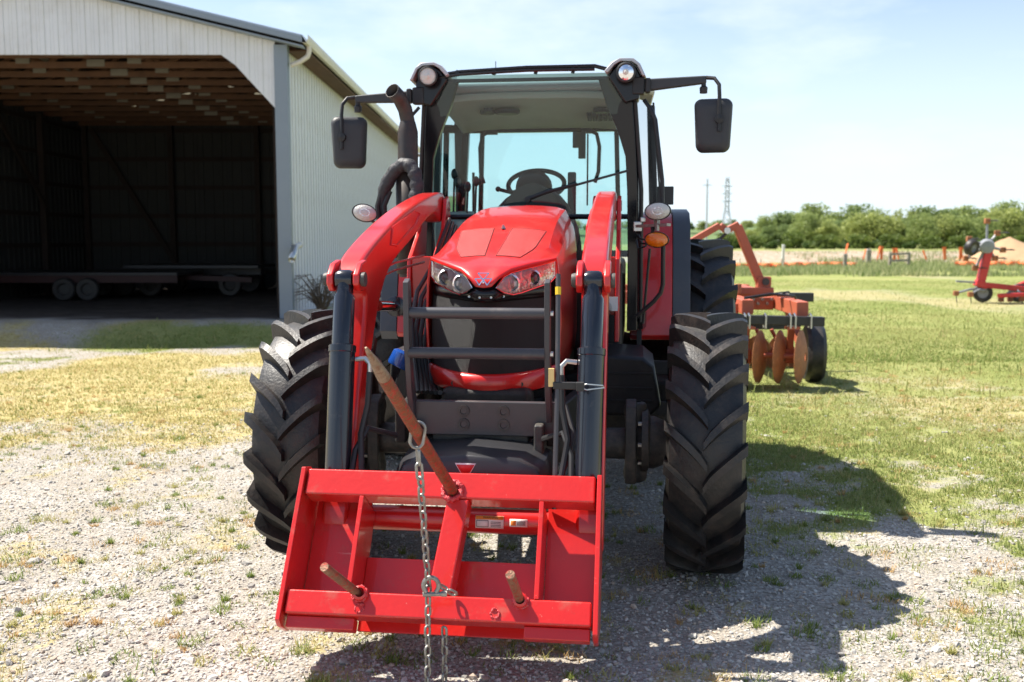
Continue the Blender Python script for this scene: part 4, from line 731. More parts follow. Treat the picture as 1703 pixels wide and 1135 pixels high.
for x, y, h in ((-.5, 1.5, .2), (-.54, 1.6, .26), (-.46, 1.65, .18), (-.42, 1.75, .22)): MB().tube([(x, y, 1.72), (x + .01, y, 1.75 + h)], .007, 6).ball((x + .01, y, 1.77 + h), .022, sc=(1, 1, 1.6)).build('control_lever', M['ink'], cab)
st = MB().loft([[(x - .02, y, z) for x, y in ((-.23, 2.0), (.23, 2.0), (.23, 2.45), (-.23, 2.45))] for z in (1.45, 1.55)]).build('seat', M['dash'], cab, bevel=.03)
MB().loft([[(x * k, y + dy, z) for x, y in ((-.22, 2.42), (.22, 2.42), (.2, 2.5), (-.2, 2.5))] for z, k, dy in ((1.53, 1, 0), (1.7, 1.0, .02), (1.82, .9, .05), (1.86, .6, .06))]).build('seat_back', M['dash'], cab, bevel=.02)
wi = MB().tube([(.0, 1.135, 1.845), (.12, 1.12, 1.888), (.3, 1.115, 1.935)], [.012, .011, .008], 8).lathe([(.001, -.03), (.018, -.028), (.02, .03)], (.0, 1.145, 1.843), (0, 1, 0), 12).tube([(.0, 1.14, 1.845), (0.005, 1.15, 1.80)], .008, 6).build('wiper', M['ink'], cab)
MB().bar((.16, 1.118, 1.892), (.605, 1.13, 2.012), .012, .014).build('wiper_blade', M['ink'], wi)
# ---- mirrors
for s, cz, zin, zout, rz, dx in ((1, 2.262, 2.497, 2.525, -8, 1.088), (-1, 2.19, 2.462, 2.448, 16, -1.085)):
    mr_ = empty('mirror', parent=T); rings = []
    for w, h, y in ((.20, .30, .038), (.208, .308, .02), (.206, .306, -.012), (.18, .28, -.032), (.12, .2, -.036)):
        Mz = Matrix.Rotation(R(rz), 3, 'Z'); rings.append([tuple(Mz @ Vector((a * (1 + .07 * b / .15), y, b)) + Vector((dx, 1.1, cz))) for a, b in rrect(w, h, .042, 6)])
    MB().loft(rings).build('mirror_housing', M['mirror'], mr_, sharp=50)
    MB().bar((s * .63, 1.12, zin), (s * 1.045, 1.10, zout), .05, .075, w2=.035, h2=.045).build('mirror_arm', M['mirror'], mr_, bevel=.01)
    MB().box((s * .655, 1.11, zin), (.07, .06, .10)).box((s * .71, 1.10, zin), (.03, .055, .085)).build('arm_bracket', M['black'], mr_, bevel=.008)
    MB().tube([(s * 1.04, 1.1, zout + .012), (s * 1.09, 1.085, zout + .005), (s * 1.115, 1.06, zout - .035), (s * 1.118, 1.05, zout - .1), (s * 1.118, 1.045, zout - .30)], .0115, 8).lathe([(.001, -.02), (.026, -.015), (.026, .02), (.03, .04)], (s * 1.118, 1.045, zout - .23), (0, 1, 0), 12).build('mirror_stay', M['black'], mr_)
    MB().lathe([(.001, -.035), (.022, -.032), (.024, .0), (.014, .01), (.014, .03)], (s * 1.03, 1.1, zout - .045), (0, 0, 1), 10).build('adjust_knob', M['black'], mr_)
# ---- exhaust stack and sleeved hose
ex = MB().lathe([(.058, .0), (.06, .02), (.06, .86), (.05, .9), (.045, .92)], (-.70, 1.0, 1.38), (0, 0, 1), 20).build('exhaust', M['exhaust'], T)
MB().tube([(-.70, 1.0, 2.24), (-.70, 1.0, 2.30), (-.712, .985, 2.37), (-.735, .95, 2.43), (-.765, .885, 2.465)], [.043, .043, .043, .044, .046], 16, cap=False).build('exhaust_tip', M['exhaust'], ex, solid=.004)
MB().grid([[(-.70 + .075 * math.cos(a), 1.0 + .075 * math.sin(a), z) for a in np.linspace(R(150), R(300), 10)] for z in (1.4, 2.05)]).build('heat_shield', M['exhaust'], ex, solid=.004)
hp = [(-.84, .98, 1.62), (-.855, .97, 1.76), (-.845, .96, 1.87), (-.80, .94, 1.96), (-.74, .92, 2.025), (-.68, .90, 2.04), (-.635, .88, 1.99), (-.62, .87, 1.91), (-.63, .86, 1.83), (-.65, .85, 1.74)]
hp2 = []
for i in range(len(hp) - 1):
    for q in range(4): hp2.append(tuple(np.array(cat(hp, i + q / 4))))
MB().tube([Vector(p) for p in hp2], [(.030 if i < 9 else .040) + .003 * math.sin(i * 1.9) + .003 * math.sin(i * 4.3) for i in range(len(hp2))], 14).build('hose_sleeve', M['sleeve'], T, sharp=60)
for dx in (0, .04): MB().tube([(-.84 + dx, .95, 1.93 - dx), (-.875 + dx, .94, 1.80), (-.86 + dx, .94, 1.65), (-.8 + dx, .9, 1.5)], .016, 8).build('hose', M['hose'], T)
# ---- work lamps, indicator, hand rails on the cab corners
def oval_lamp(c, ax_, w, h, body, lens, name, parent, d=.09):
    o = empty(name, c, 0, parent); o.rotation_euler = ax_; ell = lambda k, y: [(w / 2 * k * math.cos(a), y, h / 2 * k * math.sin(a)) for a in np.linspace(0, 2 * math.pi, 29)[:-1]]
    MB().loft([ell(1.0, -.008), ell(1.06, -.012), ell(1.08, .0), ell(1.0, .03), ell(.7, d * .8), ell(.3, d)], True).build('lamp_body', body, o, sharp=50)
    MB().loft([ell(.97, -.010), ell(.85, -.018), ell(.5, -.026), ell(.08, -.029)], True).build('lamp_lens', lens, o)
    if lens is not M['amber']: MB().tube([(p[0], p[1] - .014, p[2]) for p in ell(.40, -.012)], .0022, 6, closed=True).build('lens_ring', M['reflector'], o)
    for q in (-.7, -.5, -.3, -.1, .1, .3, .5, .7): MB().tube([(w / 2 * q, -.028 + .016 * q * q + .010 * abs(t), h / 2 * t * math.sqrt(1 - q * q) * .9) for t in (-1, -.5, 0, .5, 1)], .0012, 5).build('lens_rib', lens, o)
    return o
lr = oval_lamp((.775, 1.0, 1.768), (0, R(-4), R(-6)), .145, .098, M['black'], M['lampglass'], 'work_lamp', T)
ar = oval_lamp((.772, 1.02, 1.603), (0, R(3), R(-6)), .135, .088, M['black'], M['amber'], 'turn_signal', T, .05)
ll = oval_lamp((-.915, .80, 1.757), (R(-6), R(14), R(14)), .14, .098, M['mirror'], M['lampglass'], 'work_lamp', T)
MB().bar((.66, 1.1, 1.682), (.84, 1.02, 1.69), .06, .016).tube([(.772, 1.02, 1.69), (.772, 1.02, 1.655)], .014, 8).tube([(.772, 1.04, 1.72), (.772, 1.04, 1.69)], .018, 8).build('lamp_bracket', M['zinc'], T)
MB().tube([(-.88, .84, 1.71), (-.80, .98, 1.63)], .01, 6).bar((-.80, 1.0, 1.64), (-.66, 1.1, 1.6), .04, .02).build('lamp_bracket', M['zinc'], T)
for k, (a_, b_) in enumerate(((.0, .0), (.012, .03), (-.01, .06))): MB().tube([(.655, 1.12, 1.66 - b_), (.675 + a_, 1.06, 1.61 - b_), (.715 + a_, 1.02, 1.60 - b_ * .6), (.745, 1.03, 1.64 - b_ * .5), (.75 + a_, 1.04, 1.69)], .006, 6).build('wiring', M['hose'], T)
MB().box((.66, 1.10, 1.68), (.05, .05, .06)).box((.69, 1.08, 1.72), (.03, .04, .03)).build('connector', M['steel'], T, bevel=.006)
MB().tube([(.69, 1.14, 2.42), (.73, 1.1, 2.36), (.755, 1.08, 2.3), (.80, 1.08, 1.95), (.805, 1.08, 1.80)], .0125, 8).build('grab_rail', M['black'], T)
MB().tube([(.745, 1.25, 2.42), (.79, 1.25, 1.9)], .006, 6).build('rail_stay', M['black'], T); MB().box((.825, 1.3, 1.87), (.10, .03, .11)).build('bracket_plate', M['ink'], T, bevel=.004)
MB().tube([(-.66, 1.14, 2.40), (-.72, 1.12, 2.33)], .01, 6).build('grab_rail', M['black'], T)
MB().tube([(.81, 1.05, 1.60), (.812, 1.05, 1.34), (.80, 1.05, 1.29), (.76, 1.05, 1.24), (.66, 1.05, 1.15)], .013, 8).build('step_rail', M['black'], T); MB().tube([(.735, 1.15, 1.55), (.70, 1.15, 1.10)], .008, 6).build('step_rail', M['black'], T)
for i, z in enumerate((.55, .80)): MB().box((.80, 1.32, z), (.26, .24, .03)).box((.80, 1.21, z + .04), (.26, .02, .06)).build('cab_step', M['black'], T, bevel=.006)
for x in (.68, .92): MB().bar((x, 1.33, .5), (x, 1.4, 1.05), .03, .08).build('step_side', M['black'], T)
tk = MB().loft([[(x0, y, z) for x0, z in ((.36, .64), (.74, .64), (.80, .70), (.76, .92), (.70, .97), (.36, .99))] for y in (.52, .56, 1.1, 1.16)]).build('fuel_tank', M['black'], T, bevel=.025, seg=3)
for z in (.73, .80, .88): MB().box((.56, .525, z), (.38, .02, .012)).build('tank_rib', M['black'], tk, bevel=.003)
MB().loft([[(x0, y, z) for x0, z in ((-.36, .62), (-.70, .62), (-.74, .7), (-.72, .98), (-.36, 1.0))] for y in (.6, .64, 1.2)]).build('battery_box', M['black'], T, bevel=.02)
MB().box((.62, 1.75, .52), (.56, .5, .36)).box((-.62, 1.75, .52), (.56, .5, .36)).box((0, 1.9, .5), (.7, .9, .4)).build('gap_shade_boxes', M['engine'], T, bevel=.03)  # dark boxes added to fill a bright gap where shaded gravel belongs
MB().lathe([(.001, .075), (.04, .072), (.055, .06), (.055, 0), (.05, -.01)], (-.515, -.08, .985), (.5, .2, 1), 20).build('blue_cap', M['blue'], T); MB().box((-.43, .0, .92), (.17, .2, .22), (0, R(20), 0)).build('filter_box', M['black'], T, bevel=.01)
# ---- loader
def lx_(x, s): return LO + s * x
ARM = [(1.02, 1.885), (.80, 1.872), (.52, 1.835), (.2, 1.782), (-.1, 1.722), (-.4, 1.648), (-.62, 1.586), (-.78, 1.53), (-.87, 1.475), (-.885, 1.435), (-.86, 1.40), (-.80, 1.395), (-.75, 1.36),
       (-.80, 1.22), (-.93, .88), (-1.05, .62), (-1.12, .47), (-1.10, .38), (-1.0, .37), (-.94, .47), (-.86, .72), (-.75, 1.02), (-.60, 1.26), (-.48, 1.39), (-.34, 1.475), (-.1, 1.545), (.2, 1.62), (.45, 1.70), (.66, 1.745), (.80, 1.74), (.92, 1.70), (1.0, 1.72), (1.05, 1.80)]
def chaikin(P): return [q for i in range(len(P)) for q in ((P[i][0] * .75 + P[(i + 1) % len(P)][0] * .25, P[i][1] * .75 + P[(i + 1) % len(P)][1] * .25), (P[i][0] * .25 + P[(i + 1) % len(P)][0] * .75, P[i][1] * .25 + P[(i + 1) % len(P)][1] * .75))]
ARM = chaikin(ARM)
for s in (-1, 1):
    a, b = lx_(.455, s), lx_(.565, s)
    arm = MB().prism(ARM, min(a, b), max(a, b)).build('loader_arm', M['red'], T, bevel=.02, seg=4)
    rec = [(-.30, 1.66), (.18, 1.752), (.30, 1.74), (.20, 1.68), (-.22, 1.575), (-.34, 1.58)]; xi = lx_(.4545, s); cyz = (sum(p[0] for p in rec) / 6, sum(p[1] for p in rec) / 6)
    MB().tube([(xi, y, z) for y, z in rec], .006, 6, closed=True).build('arm_recess', M['red'], arm)
    for q in (.455, .565):  # fork ears that hold the ram
        x0 = lx_(q, s); MB().prism([(-.80, 1.52), (-.88, 1.505), (-.93, 1.46), (-.935, 1.42), (-.90, 1.39), (-.85, 1.39), (-.76, 1.42)], x0 - .014, x0 + .014).build('ram_ear', M['red'], arm, bevel=.008)
    for q in (.435, .585): MB().lathe([(.001, -.015), (.026, -.012), (.03, 0), (.03, .012), (.001, .012)], (lx_(q, s), -.895, 1.44), (1, 0, 0), 16).build('pin_head', M['castgrey'], arm)
    MB().lathe([(.03, -.085), (.03, .085)], (lx_(.51, s), 1.0, 1.80), (1, 0, 0), 16).build('pivot_pin', M['zinc'], arm)
    ram = empty('tilt_ram', parent=T); A0, A1 = Vector((lx_(.51, s), -.895, 1.44)), Vector((lx_(.50, s), -1.12, .44)); d = (A1 - A0); L = d.length; d.normalize()
    MB().lathe([(.001, -.034), (.034, -.034), (.04, -.02), (.04, .02), (.034, .034), (.001, .034)], A0, (1, 0, 0), 18).tube([A0, A0 + d * .06, A0 + d * .075, A0 + d * .29], [.036, .036, .044, .044], 24).build('ram_head', M['cyl'], ram)
    MB().tube([A0 + d * .27, A0 + d * .275, A0 + d * .30, A0 + d * .303], [.046, .056, .056, .053], 24).build('ram_collar', M['cyl'], ram, sharp=20)
    MB().tube([A0 + d * .303, A0 + d * (L * .80)], [.0525, .0525], 24).build('ram_barrel', M['cyl'], ram)
    cpx = lx_(.43, s); c = A0 + d * .31; MB().tube([(cpx + .02 * s, c.y, c.z - .02), (cpx - .02 * s, c.y - .005, c.z - .015), (cpx - .04 * s, c.y - .01, c.z - .035), (cpx - .04 * s, c.y - .01, c.z - .08)], .011, 8).build('hose_fitting', M['steel'], ram)
    MB().tube([(cpx - .04 * s, c.y - .01, c.z - .07), (cpx - .035 * s, c.y - .03, c.z - .2), (cpx - .01 * s, c.y - .05, c.z - .32), (cpx - .03 * s, c.y - .12, c.z - .45), (cpx - .12 * s, c.y - .1, c.z - .52)], .013, 8).build('ram_hose', M['hose'], ram)
    MB().tube([(cpx + .01 * s, c.y - .16, c.z - .52), (cpx + .005 * s, c.y - .08, c.z - .38), (cpx - .03 * s, c.y - .02, c.z - .30), (cpx - .12 * s, c.y + .1, c.z - .35)], .013, 8).build('ram_hose', M['hose'], ram)
    MB().tube([(cpx, c.y - .21, c.z - .54), (cpx, c.y - .19, c.z - .49)], .012, 8).build('hose_fitting', M['steel'], ram)
    # tower that carries the arm
    tw_ = MB()
    for q in (.44, .58): tw_.prism([(.52, 1.05), (.60, 1.50), (.86, 1.66), (.93, 1.84), (1.0, 1.86), (1.06, 1.80), (1.0, 1.5), (.86, 1.05)], lx_(q, s) - .012, lx_(q, s) + .012)
    tw_.box((lx_(.51, s), .62, 1.35), (.12, .03, .32)).build('loader_tower', M['red'], T, bevel=.006)
    MB().box((lx_(.47, s), .72, .86), (.10, .34, .42)).bar((lx_(.45, s), .6, .76), (lx_(.33, s), -.7, .80), .05, .16).bar((lx_(.47, s), .7, .78), (lx_(.2, s), .7, .74), .2, .2).build('loader_mount', M['engine'], T, bevel=.01)
    B0, B1 = Vector((lx_(.51, s), .66, 1.22)), Vector((lx_(.50, s), -.42, 1.30)); d2 = (B1 - B0).normalized()
    lift = MB().tube([B0, B0 + d2 * .72, B0 + d2 * .725], [.05, .05, .035], 20).build('lift_ram', M['cyl'], T); MB().tube([B0 + d2 * .72, B1], .026, 14).build('ram_rod', M['chrome'], lift)
# steel lines and hoses beside the left tower
for k in range(6): MB().tube([(-.40 + .018 * k, .72, 1.72 - .02 * k), (-.42 + .02 * k, .3, 1.46 - .03 * k), (-.41 + .02 * k, -.1, 1.35 - .03 * k), (-.39 + .02 * k, -.32, 1.22 - .04 * k), (-.35 + .02 * k, -.45, 1.06 - .03 * k), (-.30 + .02 * k, -.6, .93)], .011, 8).build('hydraulic_hose', M['hose'], T)
for k in range(2): MB().tube([(-.46, .3, 1.52 - .035 * k), (-.52, -.1, 1.49 - .035 * k), (-.55, -.3, 1.46 - .035 * k)], .006, 6).build('hydraulic_line', M['steel'], T)
for k in range(3): MB().tube([(.36, -.72, .90 - .05 * k), (.40, -.80, .80 - .03 * k), (.37, -.88, .68), (.33, -.85, .58)], .013, 8).build('hydraulic_hose', M['hose'], T)
tq = MB().tube([(LO - .46, -1.04, .485), (LO + .46, -1.04, .485)], .05, 24).build('torque_tube', M['red'], T)
# warning decals on the torque tube
def decal(x, w, h, mt, z=.485, da=0, name='decal', par=None, k=.0515):
    rows = [[(x + q * w / 2, -1.04 - k * math.cos(a), z + k * math.sin(a)) for q in (-1, 0, 1)] for a in np.linspace(.18 + da - h / .05 / 2, .18 + da + h / .05 / 2, 6)]; return MB().grid(rows).build(name, M[mt], par or tq, solid=.0006)
for x, w in ((.09, .112), (-.02, .05), (.205, .07)):
    decal(x, w, .05 if x < .2 else .03, 'white'); 
    if x < .2: decal(x, w * .98, .014, 'orange_print', da=.34, name='decal_header', k=.0525)
    else: decal(x - .02, .02, .02, 'orange_print', name='decal_header', k=.0525)
decal(.062, .048, .026, 'ink', da=-.12, name='decal_picture', k=.0522); decal(.062, .044, .022, 'white', da=-.12, name='decal_picture', k=.0526)
for j in range(4): decal(.115, .04, .0022, 'ink', da=.02 - j * .12, name='decal_line', k=.0523); decal(.215, .035, .002, 'ink', da=.1 - j * .08, name='decal_line', k=.0523)
def text(s, size, loc, rot, mt, parent, name='lettering'):
    c = bpy.data.curves.new(name, 'FONT'); c.body = s; c.size = size; c.align_x = 'CENTER'; c.align_y = 'CENTER'; c.materials.append(M[mt]); c.extrude = .0002; o = bpy.data.objects.new(name, c); COL.objects.link(o); dg = bpy.context.evaluated_depsgraph_get(); me = bpy.data.meshes.new_from_object(o.evaluated_get(dg)); bpy.data.objects.remove(o)
    return inst(name, me, parent, loc, rot)
a = .18 + .34; text('WARNING', .0125, (.094, -1.04 - .0533 * math.cos(a), .485 + .0533 * math.sin(a)), (R(90) - a, 0, 0), 'ink', tq)
# grille guard and cross plate
gd_ = empty('grille_guard', parent=T)
for s in (-1, 1): MB().prism([(-.90, 1.43), (-.86, 1.445), (-.845, 1.40), (-.845, 1.20), (-.80, 1.0), (-.74, .90), (-.80, .84), (-.86, .98), (-.90, 1.2)], s * .29 + .008 - .012, s * .29 + .008 + .012).build('guard_plate', M['grey'], gd_, bevel=.004)
for z, s0 in ((1.303, 1), (1.138, 1)):
    MB().tube([(-.275, -.872, z), (.288, -.872, z)], .0235, 20).build('guard_tube', M['grey'], gd_); MB().lathe([(.001, .012), (.012, .012), (.012, 0)], (.31, -.872, z), (1, 0, 0), 6).build('guard_bolt', M['steel'], gd_)
xp = MB().box((.02, -.76, .85), (.62, .04, .145)).build('cross_plate', M['grey'], T, bevel=.005)
for x in (-.065, .105):
    for z in (.882, .825): MB().lathe([(.026, -.001), (.026, -.006), (.014, -.006), (.012, .004), (.001, .004)], (x, -.78, z), (0, 1, 0), 18).build('plate_bolt', M['castgrey'], xp)
MB().box((0, -.62, .80), (.42, .26, .14)).box((0, -.70, .69), (.5, .06, .12)).box((-.12, -.74, .70), (.05, .06, .1)).box((.16, -.74, .70), (.05, .06, .1)).box((.04, -.70, .735), (.10, .06, .045)).build('front_support', M['castgrey'], T, bevel=.01)
# front cover with the emblem
cv = [(-.34, .0), (-.335, .09), (-.30, .15), (-.22, .185), (0, .2), (.22, .185), (.30, .15), (.335, .09), (.34, .0)]
co = MB().loft([[(x * k, y, zb + z * kz) for x, z in cv] for y, k, zb, kz in ((-1.03, .80, .55, .86), (-1.015, .90, .55, .97), (-.96, .97, .55, 1.04), (-.80, 1.0, .55, 1.1), (-.70, 1.0, .55, 1.05), (-.66, .95, .55, .9))]).build('front_cover', M['cover'], T, bevel=.008)
def cvf(a, b): return (a + .0, -1.038 + (b + .03) * .62 , .655 + b)
for w0, w1, z0, z1, mt, off in ((.043, .016, .715, .668, 'white', -.0315), (.037, .014, .709, .671, 'red_print', -.0325)):
    MB().add([(-w0 - .015, -1.0 + off, z0), (w0 - .015, -1.0 + off, z0), (w1 - .015, -1.0 + off, z1), (-w1 - .015, -1.0 + off, z1)], [(0, 1, 2, 3)]).build('cover_emblem', M[mt], co, solid=.0006)
# level rod on the right ram
lv = MB().tube([(.352, -1.02, 1.47), (.357, -1.10, 1.05), (.352, -1.18, .58)], .0095, 8).build('level_rod', M['grey'], T)
MB().tube([(.3525, -1.03, 1.42), (.353, -1.036, 1.39)], .0112, 8).build('yellow_band', M['yellow'], lv); MB().box((.333, -1.10, 1.075), (.022, .016, .07)).build('level_tag', mat('tag_yellow', (.7, .5, .2), .5), lv)
MB().box((.40, -1.10, 1.045), (.12, .025, .028)).box((.445, -1.12, 1.045), (.03, .03, .034)).build('rod_clamp', M['ink'], lv, bevel=.003)
MB().tube([(.45, -1.125, 1.05), (.47, -1.13, 1.056), (.53, -1.09, 1.046), (.535, -1.08, 1.036), (.47, -1.13, 1.034), (.45, -1.125, 1.04)], .003, 6).build('clamp_wire', M['steel'], lv)
MB().box((.535, .40, 1.265), (.05, .004, .075)).build('serial_plate', M['white'], T)

# ================================================================== bale spear frame
TH = R(34)
F_ = tag(empty('bale_spear_frame', Vector((-.0453, 4.9251, 0)) + Matrix.Rotation(-YAW, 3, 'Z') @ Vector((-.05, -1.5, .25)), -YAW), 'red welded bale spear frame carried on the tractor loader', 'bale spear')
F_.rotation_euler = Euler((-TH, 0, -YAW), 'XYZ')
# local frame: x across, z up the frame, -y out of its face
def tubebox(name, x0, x1, z0, z1, y0, y1, par=F_, bev=.008): return MB().box(((x0 + x1) / 2, (y0 + y1) / 2, (z0 + z1) / 2), (x1 - x0, y1 - y0, z1 - z0)).build(name, M['frame_red'], par, bevel=bev, seg=3)
HW = .575
tubebox('top_beam', -HW + .016, HW - .016, .455, .560, 0, .095); tubebox('bottom_beam', -HW + .016, HW - .016, 0, .088, 0, .088)
tubebox('bottom_flange', -HW + .02, -.30, -.045, -.001, .03, .085, bev=.004); tubebox('bottom_flange', .32, HW - .02, -.045, -.001, .03, .085, bev=.004)
for s in (-1, 1): MB().prism([(-.012, -.03), (.02, -.045), (.10, -.045), (.27, .05), (.29, .40), (.22, .57), (.05, .585), (-.012, .56)], s * HW - .009, s * HW + .009).build('side_plate', M['frame_red'], F_, bevel=.003)
tubebox('upright_plate', -.34, -.322, .0885, .4545, .0, .20, bev=.003); tubebox('upright_plate', .352, .37, .0885, .4545, .0, .20, bev=.003)
tubebox('back_panel', -HW + .012, -.341, .03, .50, .20, .212, bev=.002); tubebox('back_panel', .371, HW - .012, .03, .50, .20, .212, bev=.002); tubebox('lower_back_panel', -.321, .351, -.02, .262, .165, .177, bev=.002)
MB().prism([(.0, .4545), (.09, .4545), (.09, .0885), (.0, .0885)], -.0, .085, lambda x, y, z: (x - .0 - .06 * (.4545 - z) / .366 * .6, y, z)).build('centre_tube', M['frame_red'], F_, bevel=.008, seg=3)
for s in (-1, 1): MB().box((s * .45 + .01, .27, .2), (.05, .10, .36)).box((s * .45 + .01, .30, .3), (.09, .06, .08)).build('hanger_bracket', M['frame_red'], F_, bevel=.006)
def weld(c, r, rt, n=26, ax='y'):
    m = MB(); P = []
    for k in range(n):
        a = 2 * math.pi * k / n; q = r * (1 + random.uniform(-.12, .12)); P.append((c[0] + q * math.cos(a), c[1] + random.uniform(-.004, .004), c[2] + q * math.sin(a)))
    m.tube(P, [rt * random.uniform(.65, 1.35) for _ in range(n)], 8, closed=True); return m
weld((.0 + .02, -.004, .485), .036, .011).build('weld_bead', M['weld'], F_, sharp=60)
for x in (-.285, .305): weld((x, -.002, .078), .026, .006).build('weld_bead', M['weld'], F_, sharp=60)
for x, z in ((-.28, .028), (.215, .03)): weld((x, .001, z), .016, .0045).build('weld_scar', M['weld'], F_, sharp=60)
sp = empty('main_spear', parent=F_); S0 = Vector((.02, .02, .485)); S1 = S0 + Vector((-.075, -1.155, .015)); sdv = S1 - S0
MB().tube([S0, S0 + sdv * .84], [.0215, .0205], 18).build('spear_shaft', M['spear'], sp); MB().tube([S0 + sdv * .8401, S0 + sdv * .9, S0 + sdv * .985, S1], [.0203, .0165, .0065, .003], 18).build('spear_point', M['spear_tip'], sp)
for x, dxx in ((-.285, -.062), (.305, -.01)): MB().tube([(x, .03, .078), (x + dxx, -.275, .1)], .0165, 16).build('stub_spear', M['stub'], F_, bevel=.002); MB().lathe([(.026, -.004), (.026, -.03), (.018, -.034)], (x, .0, .078), (dxx * 3, 1, 0), 16).build('stub_collar', M['frame_red'], F_)

# ================================================================== chain
TM = Matrix.Translation((-.0453, 4.9251, 0)) @ Matrix.Rotation(-YAW, 4, 'Z')
FM = Matrix.Translation(F_.location) @ Euler(F_.rotation_euler).to_matrix().to_4x4()
ring_p = FM @ (S0 + sdv * .50); sag = ring_p + Vector((0, 0, -.05)); beam_p = FM @ Vector((-.02, -.05, .06)); gpt = beam_p + Vector((-.005, -.02, 0)); gpt.z = .012
CH = tag(empty('chain', (ring_p.x, ring_p.y, 0)), 'galvanised steel chain hanging from the rusty spear to the gravel', 'chain'); cb = CH.location
def link_mesh(L, W, r):
    P = [Vector(((W / 2 - r) * math.cos(a), 0, (L / 2 - W / 2) * (1 if math.sin(a) >= 0 else -1) + (W / 2 - r) * math.sin(a))) for a in np.linspace(0, 2 * math.pi, 25)[:-1]]
    q = MB().tube(P, r, 8, closed=True).mesh('link'); q.materials.append(M['zinc']); return q
LK = link_mesh(.047, .030, .0047); BIG = link_mesh(.098, .056, .0056); MID = link_mesh(.066, .03, .0052)
def lay(a, b, pitch, mesh=LK, k0=0, sagm=0, name='link'):
    d = b - a; n = max(1, int(d.length / pitch)); 
    for i in range(n):
        t = (i + .5) / n; p = a + d * t + Vector((random.uniform(-.0015, .0015), random.uniform(-.0015, .0015), 0)) + Vector((.0, .0, 0)) ; z = d.normalized(); q = z.to_track_quat('Z', 'Y').to_matrix() @ Matrix.Rotation(R(90 * (i + k0) + 35) + random.uniform(-.2, .2), 3, 'Z')
        inst(name, mesh, CH, p - cb, q.to_euler())
o = inst('ring_link', BIG, CH, ring_p + Vector((.004, 0, -.014)) - cb, (0, R(8), -YAW + R(10)))
e1 = ring_p + Vector((.003, .004, -.062)); lay(e1, e1 + Vector((.003, .004, -.055)), .05, MID); e2 = e1 + Vector((.004, .006, -.05)); lay(e2, e2 + Vector((.004, .006, -.055)), .05, MID, 1); e3 = e2 + Vector((.004, .006, -.05)); lay(e3, beam_p + Vector((0, 0, .05)), .0335); lay(beam_p + Vector((0, -.0, .05)), gpt, .0335, k0=1)
b2 = FM @ Vector((.035, .02, -.02)); g2 = b2.copy(); g2.z = .012; lay(b2, g2, .0335); g3 = g2 + Vector((-.06, -.05, 0)); lay(g2, g3, .0335, k0=1)
shk = beam_p + Vector((.012, -.012, .055)) - cb; m = MB(); m.tube([shk + Vector((.03 * math.sin(a) * .9, -.004, .03 * math.cos(a) + .0)) for a in np.linspace(-2.5, 2.5, 18)], .0085, 10).tube([shk + Vector((-.03, -.004, -.032)), shk + Vector((.036, -.004, -.03))], .0085, 10).build('shackle', M['zinc'], CH)
MB().lathe([(.001, .02), (.011, .02), (.011, .0), (.001, 0)], shk + Vector((.036, -.004, -.03)), (1, 0, 0), 6).build('shackle_nut', M['zinc'], CH)
d0 = beam_p + Vector((.04, .0, .05)); lay(d0, FM @ Vector((.075, -.012, .088)), .033)

# ================================================================== disc harrow
D = tag(empty('disc_harrow', (3.0, 11.0, 0)), 'orange disc harrow with rusty blades standing behind the tractor', 'disc harrow'); db = D.location
def dp_(u, v, Y): return at(u, v, Y) - db
def beam(a, b, w, h, name='frame_beam', mt='disc_orange', bev=.012, par=D): return MB().bar(a, b, w, h).build(name, M[mt], par, bevel=bev)
zf = .88
beam(Vector((-.45, -.25, zf)), Vector((-.3, 3.2, zf + .02)), .13, .16); beam(Vector((.13, -.3, zf - .02)), Vector((.22, 3.2, zf + .02)), .13, .16)
beam(Vector((-1.6, .05, zf - .05)), Vector((-.5, .02, zf - .05)), .12, .16); beam(Vector((-.36, .75, zf - .02)), Vector((.08, .75, zf - .02)), .12, .15); beam(Vector((-1.6, 1.6, zf)), Vector((.25, 1.6, zf)), .12, .16); beam(Vector((-1.6, 3.1, zf + .02)), Vector((.35, 3.1, zf + .02)), .12, .16)
beam(dp_(1205, 531, 10.6), dp_(1370, 535, 10.6), .1, .1, 'gang_bar', 'darkbar'); beam(Vector((.2, 1.3, zf + .02)), Vector((.72, 1.3, zf + .02)), .1, .11, 'wing_stub', 'darkbar')
a0, a1, a2, a3, a4 = (dp_(1268, 478, 12.3), dp_(1226, 376, 12.3), dp_(1208, 384, 12.3), dp_(1197, 375, 12.3), dp_(1150, 402, 12.3))
mast = beam(a0, a1, .09, .11, 'mast'); beam(a1 + Vector((.02, 0, .02)), a2, .085, .08, 'mast_arm', par=mast); beam(a2, a3, .085, .08, 'mast_arm', par=mast); beam(a3, a4, .085, .08, 'mast_arm', par=mast)
MB().lathe([(.001, -.07), (.04, -.07), (.04, .07), (.001, .07)], a2, (0, 1, 0), 12).build('mast_pin', M['steel'], mast); MB().tube([a2 + Vector((0, 0, -.03)), a2 + Vector((-.1, 0, -.13))], .02, 8).tube([a2 + Vector((-.08, 0, -.11)), a2 + Vector((-.3, 0, -.32))], .034, 10).build('mast_cylinder', M['darkbar'], mast)
MB().box(a0 + Vector((.01, 0, .03)), (.17, .14, .2)).build('mast_foot', M['disc_orange'], mast, bevel=.015); MB().lathe([(.001, -.09), (.045, -.09), (.045, .09), (.001, .09)], a0 + Vector((.02, 0, .07)), (0, 1, 0), 12).build('foot_pin', M['castgrey'], mast)
MB().tube([Vector((-1.2, .3, 1.0)), Vector((-.7, .2, .9)), Vector((-.2, .3, .97)), Vector((.2, .5, 1.0))], .018, 8).build('hydraulic_hose', M['hose'], D)
MB().box((.1, .35, zf + .09), (.18, .12, .02)).build('joint_plate', M['disc_orange'], D); 
